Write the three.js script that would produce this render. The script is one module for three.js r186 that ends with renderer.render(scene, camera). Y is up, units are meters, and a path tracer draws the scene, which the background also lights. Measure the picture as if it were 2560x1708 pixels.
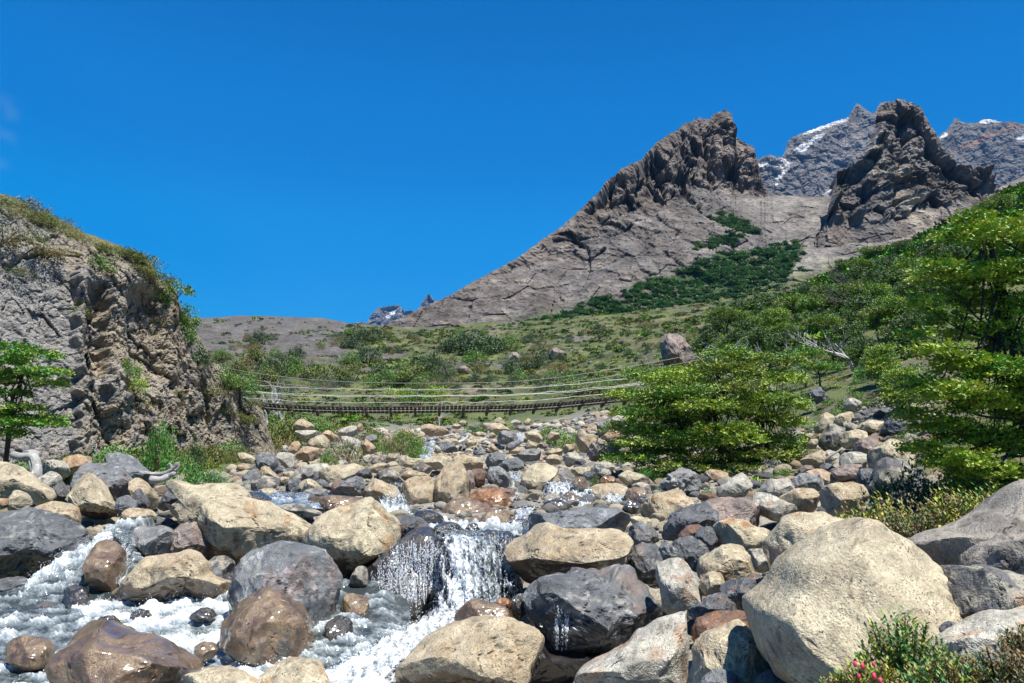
import * as THREE from 'three';
import { mergeGeometries, toCreasedNormals } from 'three/addons/utils/BufferGeometryUtils.js';
import { createNoise3D } from 'simplex-noise';

// ------------------------------------------------------------------ camera, sky, sun, exposure
const FOCAL = 2000, PITCH = Math.atan(346 / FOCAL), PC = Math.cos(PITCH), PS = Math.sin(PITCH), EYE = 2;   // photograph is 2560 x 1708
const scene = new THREE.Scene();
const camera = new THREE.PerspectiveCamera(2 * Math.atan(854 / FOCAL) * 180 / Math.PI, 2560 / 1708, 0.1, 20000);
camera.position.set(0, EYE, 0);
camera.rotation.x = PITCH;
const renderer = new THREE.WebGLRenderer({ antialias: true });
renderer.toneMapping = THREE.LinearToneMapping;
renderer.toneMappingExposure = 1.62;
renderer.shadowMap.enabled = true;

const SUN_DIR = new THREE.Vector3(0.30, 1.0, 0.36).normalize();
const sun = new THREE.DirectionalLight(new THREE.Color().setRGB(1.0, 0.95, 0.86), 5.0);
sun.position.copy(SUN_DIR).multiplyScalar(400);
sun.castShadow = true;
sun.shadow.mapSize.set(4096, 4096);
Object.assign(sun.shadow.camera, { left: -120, right: 120, top: 120, bottom: -120, near: 1, far: 900 });
scene.add(sun, sun.target);

const smooth = (a, b, x) => { const t = Math.min(1, Math.max(0, (x - a) / (b - a))); return t * t * (3 - 2 * t); };
const lerp = (a, b, t) => a + (b - a) * t;
{
  const w = 1024, h = 512, data = new Float32Array(w * h * 4);
  const stops = [[-90, 0.10, 0.16, 0.24], [-1, 0.10, 0.25, 0.50], [2, 0.10, 0.37, 0.76], [9, 0.012, 0.315, 0.745], [16, 0.0, 0.255, 0.70], [24, 0.0, 0.185, 0.585], [33, 0.0, 0.14, 0.48], [60, 0.006, 0.11, 0.38], [90, 0.008, 0.09, 0.31]];
  const wisp = createNoise3D(mulberry(5));
  for (let j = 0; j < h; j++) {
    const el = (j + 0.5) / h * 180 - 90;
    let k = 0; while (k < stops.length - 2 && el > stops[k + 1][0]) k++;
    const a = stops[k], b = stops[k + 1], t = smooth(a[0], b[0], el);
    for (let i = 0; i < w; i++) {
      const o = (j * w + i) * 4;
      // thin cloud wisps low at the left of the view (azimuth measured from -z, positive to the right)
      const az = ((i + 0.5) / w - 0.25) * 360 - 0;
      const c = 0.2 * Math.max(0, wisp(az * 0.35, el * 1.1, 3) - 0.1) * smooth(18, 19.5, el) * (1 - smooth(21.5, 23, el)) * smooth(-42, -37, az) * (1 - smooth(-34.2, -33, az));
      for (let q = 0; q < 3; q++) data[o + q] = lerp(lerp(a[q + 1], b[q + 1], t) * 0.66, 0.62, c);
      data[o + 3] = 1;
    }
  }
  const sky = new THREE.DataTexture(data, w, h, THREE.RGBAFormat, THREE.FloatType);
  sky.mapping = THREE.EquirectangularReflectionMapping; sky.magFilter = sky.minFilter = THREE.LinearFilter; sky.needsUpdate = true;
  scene.background = sky; scene.environment = sky;
}

// ------------------------------------------------------------------ helpers
function mulberry(a) { return () => { a |= 0; a = a + 0x6D2B79F5 | 0; let t = Math.imul(a ^ a >>> 15, 1 | a); t = t + Math.imul(t ^ t >>> 7, 61 | t) ^ t; return ((t ^ t >>> 14) >>> 0) / 4294967296; }; }
const N3 = createNoise3D(mulberry(11)), N3b = createNoise3D(mulberry(23));
const fbm = (x, y, z, o = 4) => { let s = 0, a = 0.5, n = 0; for (let i = 0; i < o; i++) { s += a * N3(x, y, z); n += a; a *= 0.5; x *= 2.03; y *= 2.03; z *= 2.03; } return s / n; };
const ridged = (x, y, z, o = 5) => { let s = 0, a = 0.5, n = 0; for (let i = 0; i < o; i++) { const r = 1 - Math.abs(N3b(x, y, z)); s += a * r * r; n += a; a *= 0.5; x *= 2.07; y *= 2.07; z *= 2.07; } return s / n; };
// fractured rock: every cell of a jittered lattice is a block with its own offset; returns [offset -1..1, nearness to a joint 0..1]
const hash3 = (x, y, z) => { let h = Math.imul(x, 374761393) ^ Math.imul(y, 668265263) ^ Math.imul(z, 2147483647 ^ 1274126177); h = Math.imul(h ^ h >>> 13, 1274126177); return ((h ^ h >>> 16) >>> 0) / 4294967296; };
function blocks(x, y, z) {
  const X = Math.floor(x), Y = Math.floor(y), Z = Math.floor(z); let d1 = 9, d2 = 9, id = 0, tx = 0;
  for (let i = -1; i < 2; i++) for (let j = -1; j < 2; j++) for (let k = -1; k < 2; k++) { const a = X + i, b = Y + j, c = Z + k, h = hash3(a, b, c), px = a + h, py = b + hash3(b + 7, c, a), pz = c + hash3(c, a + 5, b), d = (px - x) ** 2 + (py - y) ** 2 + (pz - z) ** 2; if (d < d1) { d2 = d1; d1 = d; id = hash3(a * 3 + 1, b, c + 11); tx = (x - px) * (id - 0.5) + (y - py) * (h - 0.5); } else if (d < d2) d2 = d; }
  return [id * 2 - 1 + tx * 1.6, smooth(0.16, 0, Math.sqrt(d2) - Math.sqrt(d1))];
}
// slope (height over distance) of the ray through photo row py; a point on that ray at horizontal depth d
const slopeOf = (py) => { const v = (854 - py) / FOCAL; return (v * PC + PS) / (PC - v * PS); };
const rowOf = (s) => 854 - FOCAL * (s * PC - PS) / (PC + s * PS);
const xOf = (px, py, d) => (px - 1280) / FOCAL * d / (PC - (854 - py) / FOCAL * PS);
const P = (px, py, d) => new THREE.Vector3(xOf(px, py, d), EYE + slopeOf(py) * d, -d);
const poly1 = (pts) => (x) => { if (x <= pts[0][0]) return pts[0][1]; for (let i = 1; i < pts.length; i++) if (x <= pts[i][0]) return lerp(pts[i - 1][1], pts[i][1], (x - pts[i - 1][0]) / (pts[i][0] - pts[i - 1][0])); return pts[pts.length - 1][1]; };
const inPoly = (pts, x, y) => { let c = false; for (let i = 0, j = pts.length - 1; i < pts.length; j = i++) { const [xi, yi] = pts[i], [xj, yj] = pts[j]; if ((yi > y) !== (yj > y) && x < (xj - xi) * (y - yi) / (yj - yi) + xi) c = !c; } return c; };
const nums = (s) => s.trim().split(/\s+/).map((q) => q.split(',').map(Number));

const taken = new Map();
function numbered(n) { const k = taken.get(n) || 0; taken.set(n, k + 1); return k ? n + '_' + String(k).padStart(3, '0') : n; }
function tag(o, name, label, category, group, kind) {
  o.name = numbered(name); o.userData = { label, category };
  if (group) o.userData.group = group;
  if (kind) o.userData.kind = kind;
  scene.add(o);
  o.traverse((m) => { if (m.isMesh) { m.castShadow = true; m.receiveShadow = true; } });
  return o;
}
function part(parent, name, geo, mat, stuff) { const m = new THREE.Mesh(geo, mat); m.name = name; if (stuff) m.userData.kind = 'stuff'; m.castShadow = m.receiveShadow = true; parent.add(m); return m; }

// grid of vertices -> geometry; color optional, uv in metres from fn
function gridGeo(nx, ny, pos, col, uv) {
  const p = new Float32Array(nx * ny * 3), c = col && new Float32Array(nx * ny * 3), u = new Float32Array(nx * ny * 2), idx = new Uint32Array((nx - 1) * (ny - 1) * 6);
  for (let j = 0, k = 0; j < ny; j++) for (let i = 0; i < nx; i++, k++) {
    const v = pos(i, j); p[k * 3] = v[0]; p[k * 3 + 1] = v[1]; p[k * 3 + 2] = v[2];
    if (c) { const q = col(i, j, v); c[k * 3] = q[0]; c[k * 3 + 1] = q[1]; c[k * 3 + 2] = q[2]; }
    const w = uv ? uv(i, j, v) : [v[0], v[2]]; u[k * 2] = w[0]; u[k * 2 + 1] = w[1];
  }
  let t = 0;
  for (let j = 0; j < ny - 1; j++) for (let i = 0; i < nx - 1; i++) { const a = j * nx + i, b = a + 1, e = a + nx, f = e + 1; idx[t++] = a; idx[t++] = b; idx[t++] = f; idx[t++] = a; idx[t++] = f; idx[t++] = e; }
  const g = new THREE.BufferGeometry();
  g.setAttribute('position', new THREE.BufferAttribute(p, 3));
  if (c) g.setAttribute('color', new THREE.BufferAttribute(c, 3));
  g.setAttribute('uv', new THREE.BufferAttribute(u, 2));
  g.setIndex(new THREE.BufferAttribute(idx, 1)); g.computeVertexNormals();
  return g;
}
// unindexed copy with uv in metres from the dominant axis of each face, smooth normals kept
function boxUV(g) {
  const n = g.index ? g.toNonIndexed() : g, p = n.attributes.position, nn = n.attributes.normal, uv = new Float32Array(p.count * 2);
  for (let f = 0; f < p.count; f += 3) {
    let ax = 0, ay = 0, az = 0;
    for (let k = 0; k < 3; k++) { ax += nn.getX(f + k); ay += nn.getY(f + k); az += nn.getZ(f + k); }
    ax = Math.abs(ax); ay = Math.abs(ay); az = Math.abs(az);
    for (let k = 0; k < 3; k++) {
      const x = p.getX(f + k), y = p.getY(f + k), z = p.getZ(f + k), i = (f + k) * 2;
      if (ay >= ax && ay >= az) { uv[i] = x; uv[i + 1] = z; } else if (ax >= az) { uv[i] = z; uv[i + 1] = y; } else { uv[i] = x; uv[i + 1] = y; }
    }
  }
  n.setAttribute('uv', new THREE.BufferAttribute(uv, 2));
  return n;
}

// ------------------------------------------------------------------ textures (grain and fine relief only)
function perNoise(seed, size, cells) {   // tileable value noise
  const r = mulberry(seed), g = new Float32Array(cells * cells).map(() => r());
  const out = new Float32Array(size * size);
  for (let j = 0; j < size; j++) for (let i = 0; i < size; i++) {
    const x = i / size * cells, y = j / size * cells, x0 = Math.floor(x), y0 = Math.floor(y), fx = smooth(0, 1, x - x0), fy = smooth(0, 1, y - y0);
    const q = (a, b) => g[(b % cells) * cells + (a % cells)];
    out[j * size + i] = lerp(lerp(q(x0, y0), q(x0 + 1, y0), fx), lerp(q(x0, y0 + 1), q(x0 + 1, y0 + 1), fx), fy);
  }
  return out;
}
const layers = (size, list) => { const s = new Float32Array(size * size); let t = 0; for (const [seed, cells, a] of list) { const n = perNoise(seed, size, cells); for (let i = 0; i < s.length; i++) s[i] += n[i] * a; t += a; } return s.map((x) => x / t); };
function texture(size, fn, repeat, srgb) {
  const d = new Uint8Array(size * size * 4);
  for (let i = 0; i < size * size; i++) { const c = fn(i); for (let k = 0; k < 3; k++) d[i * 4 + k] = Math.max(0, Math.min(255, c[k] * 255)); d[i * 4 + 3] = 255; }
  const t = new THREE.DataTexture(d, size, size); t.wrapS = t.wrapT = THREE.RepeatWrapping; t.magFilter = t.minFilter = THREE.LinearFilter;
  t.repeat.set(repeat, repeat); if (srgb) t.colorSpace = THREE.SRGBColorSpace; t.needsUpdate = true; return t;
}
const S = 512;
const nFine = layers(S, [[1, 256, 0.5], [2, 128, 0.7], [3, 64, 0.7]]), nMid = layers(S, [[4, 64, 0.4], [5, 32, 0.7], [6, 12, 1], [7, 5, 1]]), nSpeck = layers(S, [[8, 170, 1], [9, 90, 0.7]]);
const grainMap = texture(S, (i) => { const dark = smooth(0.66, 0.78, nSpeck[i]) * smooth(0.42, 0.6, nMid[i]); const v = 0.86 + 0.34 * (nFine[i] - 0.5) + 0.34 * (nMid[i] - 0.5) - 0.5 * dark; return [v, v * 0.995, v * 0.98]; }, 1 / 0.7, true);
const streakN = layers(S, [[14, 64, 0.5], [15, 24, 1], [16, 7, 1]]);
const slateMap = texture(S, (i) => { const pale = smooth(0.62, 0.72, streakN[i]); const v = 0.78 + 0.22 * (nFine[i] - 0.5) + 0.3 * (nMid[i] - 0.5) + 0.22 * pale; return [v, v, v]; }, 1 / 0.9, true);
const rockBump = texture(S, (i) => { const v = 0.35 * nFine[i] + 0.65 * nMid[i]; return [v, v, v]; }, 1 / 0.8);
const cragN = layers(S, [[24, 128, 0.45], [25, 64, 0.7], [26, 30, 1], [27, 11, 1], [28, 4, 0.8]]);
const cragMap = texture(S, (i) => { const v = 0.8 + 0.75 * (cragN[i] - 0.5) + 0.3 * (nFine[i] - 0.5); return [v, v * 0.99, v * 0.97]; }, 1 / 160, true);
const cragBump = texture(S, (i) => { const v = cragN[i] * 0.8 + 0.2 * nFine[i]; return [v, v, v]; }, 1 / 160);
const scaled = (t, r) => { const c = t.clone(); c.repeat.set(r, r); c.needsUpdate = true; return c; };

const std = (o) => new THREE.MeshStandardMaterial({ vertexColors: true, roughness: 0.92, ...o });
const M = {
  dry: std({ map: grainMap, bumpMap: rockBump, bumpScale: 0.024, roughness: 0.9 }),
  slate: std({ map: slateMap, bumpMap: rockBump, bumpScale: 0.024, roughness: 0.72 }),
  wet: new THREE.MeshPhysicalMaterial({ vertexColors: true, map: grainMap, bumpMap: scaled(rockBump, 1 / 0.35), bumpScale: 0.012, roughness: 0.3, clearcoat: 1, clearcoatRoughness: 0.12 }),
  cliff: std({ map: scaled(grainMap, 1 / 1.3), bumpMap: scaled(cragBump, 1 / 1.6), bumpScale: 0.07, roughness: 0.95 }),
  ground: std({ map: scaled(grainMap, 1 / 1.9), bumpMap: scaled(rockBump, 1 / 1.1), bumpScale: 0.05, roughness: 0.97 }),
  hill: std({ map: scaled(cragMap, 1 / 14), bumpMap: scaled(cragBump, 1 / 14), bumpScale: 0.5, roughness: 0.97 }),
  mountain: std({ map: cragMap, bumpMap: cragBump, bumpScale: 8, roughness: 0.97 }),
  far: std({ map: scaled(cragMap, 1 / 420), bumpMap: scaled(cragBump, 1 / 420), bumpScale: 26, roughness: 0.97 }),
  leaf: new THREE.MeshPhysicalMaterial({ vertexColors: true, roughness: 0.6, transmission: 0.4, thickness: 0, side: THREE.DoubleSide }),
  bush: std({ roughness: 0.9, side: THREE.DoubleSide }),
  bark: std({ map: slateMap, bumpMap: scaled(rockBump, 6), bumpScale: 0.01, roughness: 0.9 }),
  deadwood: std({ map: slateMap, bumpMap: scaled(rockBump, 4), bumpScale: 0.012, roughness: 0.85 }),
  plank: std({ map: slateMap, roughness: 0.85 }),
  cable: new THREE.MeshStandardMaterial({ color: new THREE.Color().setRGB(0.62, 0.62, 0.60), roughness: 0.45, metalness: 0.35 }),
  wire: new THREE.MeshStandardMaterial({ color: new THREE.Color().setRGB(0.25, 0.25, 0.24), roughness: 0.5, metalness: 0.4 }),
  post: new THREE.MeshStandardMaterial({ color: new THREE.Color().setRGB(0.05, 0.055, 0.065), roughness: 0.5, metalness: 0.3 }),
  foam: new THREE.MeshPhysicalMaterial({ vertexColors: true, roughness: 0.14, transmission: 0.16, thickness: 0 }),
  cloth: std({ roughness: 0.95 }),
};

// ------------------------------------------------------------------ the ground: heights (relative to the eye) at photo columns and depths
const COLS = [-1400, -600, 0, 400, 700, 1000, 1300, 1600, 1900, 2200, 2560, 3200, 4000];
const GROUND = [
  [1.5, -1.7, -1.75, -1.8, -1.8, -1.8, -1.8, -1.8, -1.7, -1.3, -0.9, -0.82, -0.8, -0.8],
  [4, -1.4, -1.5, -1.7, -1.75, -1.75, -1.75, -1.75, -1.65, -1.35, -1.0, -0.86, -0.75, -0.65],
  [6, -1.1, -1.3, -1.6, -1.68, -1.7, -1.7, -1.65, -1.55, -1.2, -0.66, -0.5, -0.4, -0.3],
  [7.6, -0.6, -0.9, -1.25, -1.45, -1.6, -1.65, -1.5, -1.35, -1.1, -0.5, -0.28, -0.1, 0.1],
  [8.6, -0.4, -0.65, -0.9, -1.05, -1.05, -0.9, -0.9, -0.95, -0.9, -0.45, -0.18, 0.1, 0.4],
  [10, -0.1, -0.4, -0.6, -0.68, -0.7, -0.7, -0.65, -0.65, -0.62, -0.36, 0.02, 0.45, 0.9],
  [12.5, 0.4, 0.1, -0.2, -0.32, -0.38, -0.4, -0.4, -0.35, -0.28, -0.1, 0.45, 1.0, 1.6],
  [14, 0.8, 0.4, 0.02, -0.08, -0.14, -0.15, -0.15, -0.1, 0.02, 0.4, 1.0, 1.8, 2.4],
  [20, 2.2, 1.4, 0.7, 0.5, 0.32, 0.25, 0.25, 0.32, 0.8, 1.75, 2.6, 4.0, 5.2],
  [28, 4, 3, 1.7, 1.1, 0.82, 0.65, 0.65, 1.05, 2.5, 3.8, 5.2, 7.2, 9],
  [36, 6, 4.5, 2.6, 1.9, 1.4, 1.08, 1.05, 1.8, 3.9, 5.6, 7.6, 10.5, 13],
  [50, 9, 7, 5.5, 4.6, 3.5, 3.1, 3.2, 4.9, 7.6, 10.6, 15, 20, 25],
  [80, 17, 15, 13, 11.6, 9.2, 9.2, 9.8, 11.7, 14.6, 18.6, 25, 36, 46],
  [150, 36, 32, 28, 26, 24.4, 24.2, 25.4, 27.7, 32, 41, 54, 80, 100],
];
const CREST_D = 260, crestRow = poly1([[-1400, 760], [-600, 780], [0, 795], [400, 799], [520, 797], [640, 793], [700, 795], [800, 800], [860, 812], [900, 818], [1000, 823], [1150, 818], [1300, 808], [1500, 790], [1700, 772], [1850, 758], [1930, 745], [1990, 728], [2050, 722], [2100, 702], [2200, 668], [2300, 634], [2400, 598], [2480, 560], [2560, 512], [2800, 370], [3200, 270], [4000, 160]]);
const colFns = GROUND.map((r) => ({ d: r[0], f: poly1(COLS.map((c, i) => [c, r[i + 1]])) }));
function groundBase(px, d) {   // px is the photo column that the direction x/d belongs to at the horizon row
  if (d <= colFns[0].d) return colFns[0].f(px);
  for (let k = 1; k < colFns.length; k++) if (d <= colFns[k].d) return lerp(colFns[k - 1].f(px), colFns[k].f(px), (d - colFns[k - 1].d) / (colFns[k].d - colFns[k - 1].d));
  const hc = slopeOf(crestRow(px)) * CREST_D;
  if (d <= CREST_D) return lerp(colFns[colFns.length - 1].f(px), hc, smooth(150, CREST_D, d) * 0.4 + (d - 150) / (CREST_D - 150) * 0.6);
  return hc - (d - CREST_D) * 0.12;
}
const pxOf = (x, d) => 1280 + x / d * FOCAL * 1.0;
function ground(x, d) {
  const px = pxOf(x, d), b = groundBase(px, d), k = smooth(36, 90, d);
  const lump = fbm(x * 0.35, 0, d * 0.35, 3) * 0.07 * (1 - k) + k * (fbm(x * 0.03, 3, d * 0.03, 5) * 2.2 + fbm(x * 0.16, 5, d * 0.16, 3) * 0.5) * (1 - 0.6 * smooth(200, 260, d) * smooth(2000, 1700, px));
  return EYE + b + lump;
}
function depthAt(px, py, from = 8.8, to = 255) {   // where the ray of a pixel first meets the ground
  const s = slopeOf(py);
  for (let d = from; d < to; d *= 1.006) if (EYE + s * d <= ground(xOf(px, py, d), d)) return d;
  return to;
}
const pix = (v) => { const d = -v.z, s = (v.y - EYE) / d, py = rowOf(s); return [1280 + v.x / d * FOCAL * (PC - (854 - py) / FOCAL * PS), py]; };

const mix3 = (a, b, t) => [lerp(a[0], b[0], t), lerp(a[1], b[1], t), lerp(a[2], b[2], t)];
const mul3 = (a, k) => [a[0] * k, a[1] * k, a[2] * k];
const C = {
  gravel: [0.38, 0.365, 0.335], sand: [0.44, 0.40, 0.33], heath: [0.10, 0.13, 0.045], grass: [0.155, 0.185, 0.06], dryg: [0.23, 0.20, 0.10], soil: [0.21, 0.17, 0.14], slate: [0.155, 0.145, 0.148], green: [0.045, 0.085, 0.025],
  rockB: [0.18, 0.158, 0.148], rockG: [0.212, 0.198, 0.195], scree: [0.28, 0.262, 0.25], paleS: [0.42, 0.37, 0.30], crag: [0.205, 0.17, 0.15], snow: [0.88, 0.9, 0.93], granite: [0.19, 0.182, 0.178],
};
const bedHalf = (d) => lerp(4.5, 7.2, smooth(8, 40, d));          // half width of the stony bed
const bedMid = (d) => lerp(-0.3, -2.2, smooth(10, 40, d));
function groundColor(x, d) {
  const px = pxOf(x, d), n = fbm(x * 0.22, 7, d * 0.22, 4), n2 = fbm(x * 0.06, 9, d * 0.06, 3), fine = fbm(x * 1.1, 1, d * 1.1, 3);
  const bed = mix3(mul3(C.gravel, 0.92 + 0.3 * n), C.sand, smooth(0.1, 0.5, fine));
  let c = mix3(C.heath, C.grass, smooth(-0.3, 0.35, n + 0.35 * n2));
  c = mix3(c, C.dryg, smooth(0.25, 0.55, fine * 0.5 + n2) * 0.7);
  c = mix3(c, C.soil, smooth(0.12, 0.45, -n * 0.7 + fine * 0.35 + n2 * 0.4) * 0.8);
  const knoll = smooth(92, 125, d) * (1 - smooth(830, 930, px)) * smooth(-0.5, 0.0, n + 0.25 * fine + 0.4);
  c = mix3(c, mul3(C.slate, 1 + 0.25 * fbm(x * 0.08, 2, d * 0.9, 3)), knoll * 0.95);
  const slab = smooth(0.22, 0.4, fbm(x * 0.035, 12, d * 0.05, 4)) * smooth(70, 100, d); c = mix3(c, mul3(C.slate, 1.15), slab * 0.8);
  const off = Math.abs(x - bedMid(d)) - bedHalf(d) + 1.6 * n, inBed = (1 - smooth(-1, 1.2, off)) * (1 - smooth(46, 56, d + 5 * n));
  return mix3(c, bed, inBed);
}
{
  const nx = 300, ds = []; let d = 1.4; while (d < 430) { ds.push(d); d *= 1 + 0.014 + 0.006 * smooth(2, 6, d) * (1 - smooth(8, 12, d)); }
  const pos = (i, j) => { const t = (i / (nx - 1) - 0.5) * 2, px = 1280 + (t * 0.55 + t * t * t * 0.45) * 2800, dd = ds[j], x = (px - 1280) / FOCAL * dd; return [x, ground(x, dd), -dd]; };
  const near = ds.findIndex((q) => q > 60);
  const gA = gridGeo(nx, near + 1, pos, (i, j, v) => groundColor(v[0], -v[2]));
  tag(new THREE.Mesh(gA, M.ground), 'ground', 'stony ground of the stream bed and its banks', 'ground', null, 'structure');
  const gB = gridGeo(nx, ds.length - near, (i, j) => pos(i, j + near), (i, j, v) => groundColor(v[0], -v[2]));
  tag(new THREE.Mesh(gB, M.hill), 'hillside', 'green and slate grey hillside rising behind the footbridge', 'hill', null, 'structure');
}

// ------------------------------------------------------------------ mountains: each column climbs from its foot at the slope of the terrain
function mountain(o) {
  const { blk = 1, x0, x1, nx, ny, top, foot, footD, tan, amp, scale, color, mat, name, label, uvk = 1 } = o;
  const colDepth = [], V = [];
  for (let i = 0; i < nx; i++) {
    const px = lerp(x0, x1, i / (nx - 1)), pb = foot(px), pt = Math.min(top(px), pb - 0.5); let d = footD(px), h = slopeOf(pb) * d; const col = [];
    for (let j = 0; j < ny; j++) {
      const py = lerp(pb, pt, j / (ny - 1)), s = slopeOf(py);
      if (j) { const t = Math.max(tan(px, py), s * 1.18 + 0.05), nd = (h - t * d) / (s - t); h = s * nd; d = nd; }
      col.push(d);
    }
    colDepth.push(col);
  }
  // soften the depth between columns so that the form is continuous
  for (let pass = 0; pass < 3; pass++) for (let j = 0; j < ny; j++) { let prev = colDepth[0][j]; for (let i = 1; i < nx - 1; i++) { const here = colDepth[i][j]; colDepth[i][j] = (prev + 2 * here + colDepth[i + 1][j]) / 4; prev = here; } }
  const info = [];
  const pos = (i, j) => {
    const px = lerp(x0, x1, i / (nx - 1)), pb = foot(px), pt = Math.min(top(px), pb - 0.5);
    if (j < ny) {
      const py = lerp(pb, pt, j / (ny - 1)), d = colDepth[i][j], v = P(px, py, d), k = amp(px, py), q = 1 / scale;
      const edge = 1 - 0.88 * smooth(0.9, 1, j / (ny - 1));
      const w = fbm(v.x * q * 0.5, v.y * q * 0.5, v.z * q * 0.5, 2) * scale * 0.5;
      const r = ridged((v.x + w) * q * 1.5, v.y * q * 0.45, (v.z - w) * q * 1.2, 6) - 0.5, b = fbm(v.x * q * 3.1, v.y * q * 5.5, v.z * q * 3.1, 4);
      const [w1, j1] = blocks((v.x + w * 0.4) * q * 3.4, v.y * q * 0.55, (v.z - w * 0.4) * q * 2.4), [w2, j2] = blocks((v.x - v.y * 0.4) * q * 8, v.y * q * 5.5, v.z * q * 8);
      const a = k * (r * 0.6 + b * 0.24 + (o.blkAt ? o.blkAt(px, py) : blk) * (w1 * 0.34 + w2 * 0.2 - j1 * 0.17 - j2 * 0.12)) * edge;
      info[j * nx + i] = [px, py, r, b];
      return [v.x, v.y + a * 0.12, v.z + a];
    }
    const q = j - ny + 1, d = colDepth[i][ny - 1], v = P(px, pt, d); info[j * nx + i] = [px, pt, 0, 0];
    return [v.x * (1 + 0.08 * q), v.y - d * 0.03 * q * q, v.z * (1 + 0.08 * q)];
  };
  const g = gridGeo(nx, ny + 2, pos, (i, j, v) => color(...info[j * nx + i], v), (i, j, v) => [v[0] * uvk + v[2] * 0.35, v[1] * uvk - v[2] * 0.25]);
  o.depth = (px, py) => { const i = Math.round((px - x0) / (x1 - x0) * (nx - 1)), pb = foot(px), pt = top(px), j = Math.round((py - pb) / (pt - pb) * (ny - 1)); return colDepth[Math.max(0, Math.min(nx - 1, i))][Math.max(0, Math.min(ny - 1, j))]; };
  tag(new THREE.Mesh(toCreasedNormals(g, o.crease ?? 0.3), mat), name, label, 'mountain', null, 'structure');
  o.surface = (px, py) => { const i = Math.max(0, Math.min(nx - 1, Math.round((px - x0) / (x1 - x0) * (nx - 1)))), pb = foot(px), pt = top(px), j = Math.max(0, Math.min(ny - 1, Math.round((py - pb) / (pt - pb) * (ny - 1)))), k = (j * nx + i) * 3, a = g.attributes.position.array; return [a[k], a[k + 1], a[k + 2]]; };
  return o;
}
const jag = (f, a, s, seed) => (px) => f(px) - a * (ridged(px / s, seed, 0, 4) - 0.45);
const peakTop = poly1(nums('900,845 940,825 1000,795 1060,770 1130,735 1166,714 1230,680 1300,640 1364,593 1400,570 1436,538 1470,505 1498,478 1515,450 1550,425 1570,412 1600,398 1622,375 1655,345 1690,325 1720,306 1735,299 1750,293 1760,303 1775,296 1790,283 1808,276 1817,271 1828,280 1832,302 1837,340 1850,350 1868,358 1885,372 1893,398 1901,432 1910,462 1926,487 2000,490 2070,492 2200,500 2320,502 2420,500 2480,478 2560,440 2800,340 3000,300'));
const cragFoot = poly1(nums('900,800 1100,735 1300,645 1420,590 1480,560 1560,520 1640,482 1700,475 1760,440 1800,440 1850,455 1930,490 2000,400'));
const greenSlope = nums('1240,822 1330,800 1400,785 1480,752 1560,735 1600,712 1680,682 1760,655 1800,632 1870,628 1920,618 1985,608 2018,612 2012,640 1985,662 1960,700 1900,715 1860,740 1790,748 1700,775 1560,800 1480,835 1250,850');
const greenPatches = [nums('1770,542 1830,545 1870,562 1895,578 1840,582 1800,568'), nums('1720,618 1790,598 1840,592 1872,600 1800,610 1740,628'), nums('1830,650 1870,640 1860,665')];
const screePoly = nums('1800,500 1850,492 1925,484 2075,488 2300,495 2480,470 2800,330 2900,600 2300,720 2000,780 1960,700 1985,662 2018,630 2000,604 1950,590 1900,565 1860,540');
const mainPeak = mountain({
  x0: 880, x1: 2900, nx: 640, ny: 250, name: 'mountain', label: 'brown craggy peak with a scree bowl and a bush covered foot', mat: M.mountain,
  top: (px) => (px < 1920 ? jag(peakTop, px > 1480 ? 9 : 5, 16, 1)(px) : peakTop(px)), foot: poly1([[880, 850], [1300, 850], [1900, 830], [2100, 780], [2300, 700], [2900, 560]]), footD: poly1([[880, 420], [1400, 430], [1900, 430], [2900, 500]]),
  tan: (px, py) => { const c = cragFoot(px); return lerp(lerp(1.0, 0.7, smooth(1450, 1950, px)), 2.1, smooth(c + 14, c - 14, py) * smooth(1940, 1925, px) * smooth(1380, 1520, px)); },
  amp: (px, py) => { const c = cragFoot(px), s = inPoly(screePoly, px, py) ? 0.18 : 1, v = 1 - 0.45 * smooth(640, 720, py); return px < 1930 ? s * lerp(34, 15, Math.max(smooth(c - 15, c + 60, py), smooth(1540, 1400, px))) * v * smooth(900, 1300, px + 150) : 6; }, scale: 130, blkAt: (px, py) => lerp(1, 0.6, Math.max(smooth(cragFoot(px) - 10, cragFoot(px) + 30, py), smooth(1540, 1400, px))),
  color: (px, py, r, b, v) => {
    const n = fbm(v[0] / 60, v[1] / 60, v[2] / 60, 4), n2 = fbm(v[0] / 18, v[1] / 9, v[2] / 18, 3), c = cragFoot(px);
    let q = mix3(C.rockG, C.rockB, smooth(-0.4, 0.4, n)); q = mix3(q, C.crag, 0.8 * (1 - smooth(c - 10, c + 40, py)) * (px < 1950 ? 1 : 0));
    q = mix3(q, C.paleS, 0.3 * smooth(0.3, 0.6, n2)); q = mul3(q, 1 + 0.3 * n2);
    const jx = px + 22 * n + 10 * n2, jy = py + 14 * n2 + 8 * n;
    if (inPoly(screePoly, jx, jy)) { q = mul3(mix3(C.scree, C.rockG, smooth(-0.2, 0.5, n)), 1 + 0.2 * n2); q = mix3(q, C.paleS, smooth(0.1, 0.5, n2) * smooth(1960, 2100, px) * 0.7); }
    const low = smooth(735, 790, jy + (px - 1500) * 0.16) * smooth(1180, 1330, jx); q = mix3(q, mix3(C.heath, C.grass, smooth(-0.3, 0.3, n2)), low * smooth(-0.55, 0.05, n + 0.3));
    if (inPoly(greenSlope, jx, jy)) q = mix3(mix3(C.soil, C.heath, smooth(-0.3, 0.1, n2)), C.green, smooth(-0.5, 0.1, n2 + 0.5 * n));
    for (const p of greenPatches) if (inPoly(p, jx, jy)) q = mix3(C.green, C.heath, 0.35);
    return q;
  },
});
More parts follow.
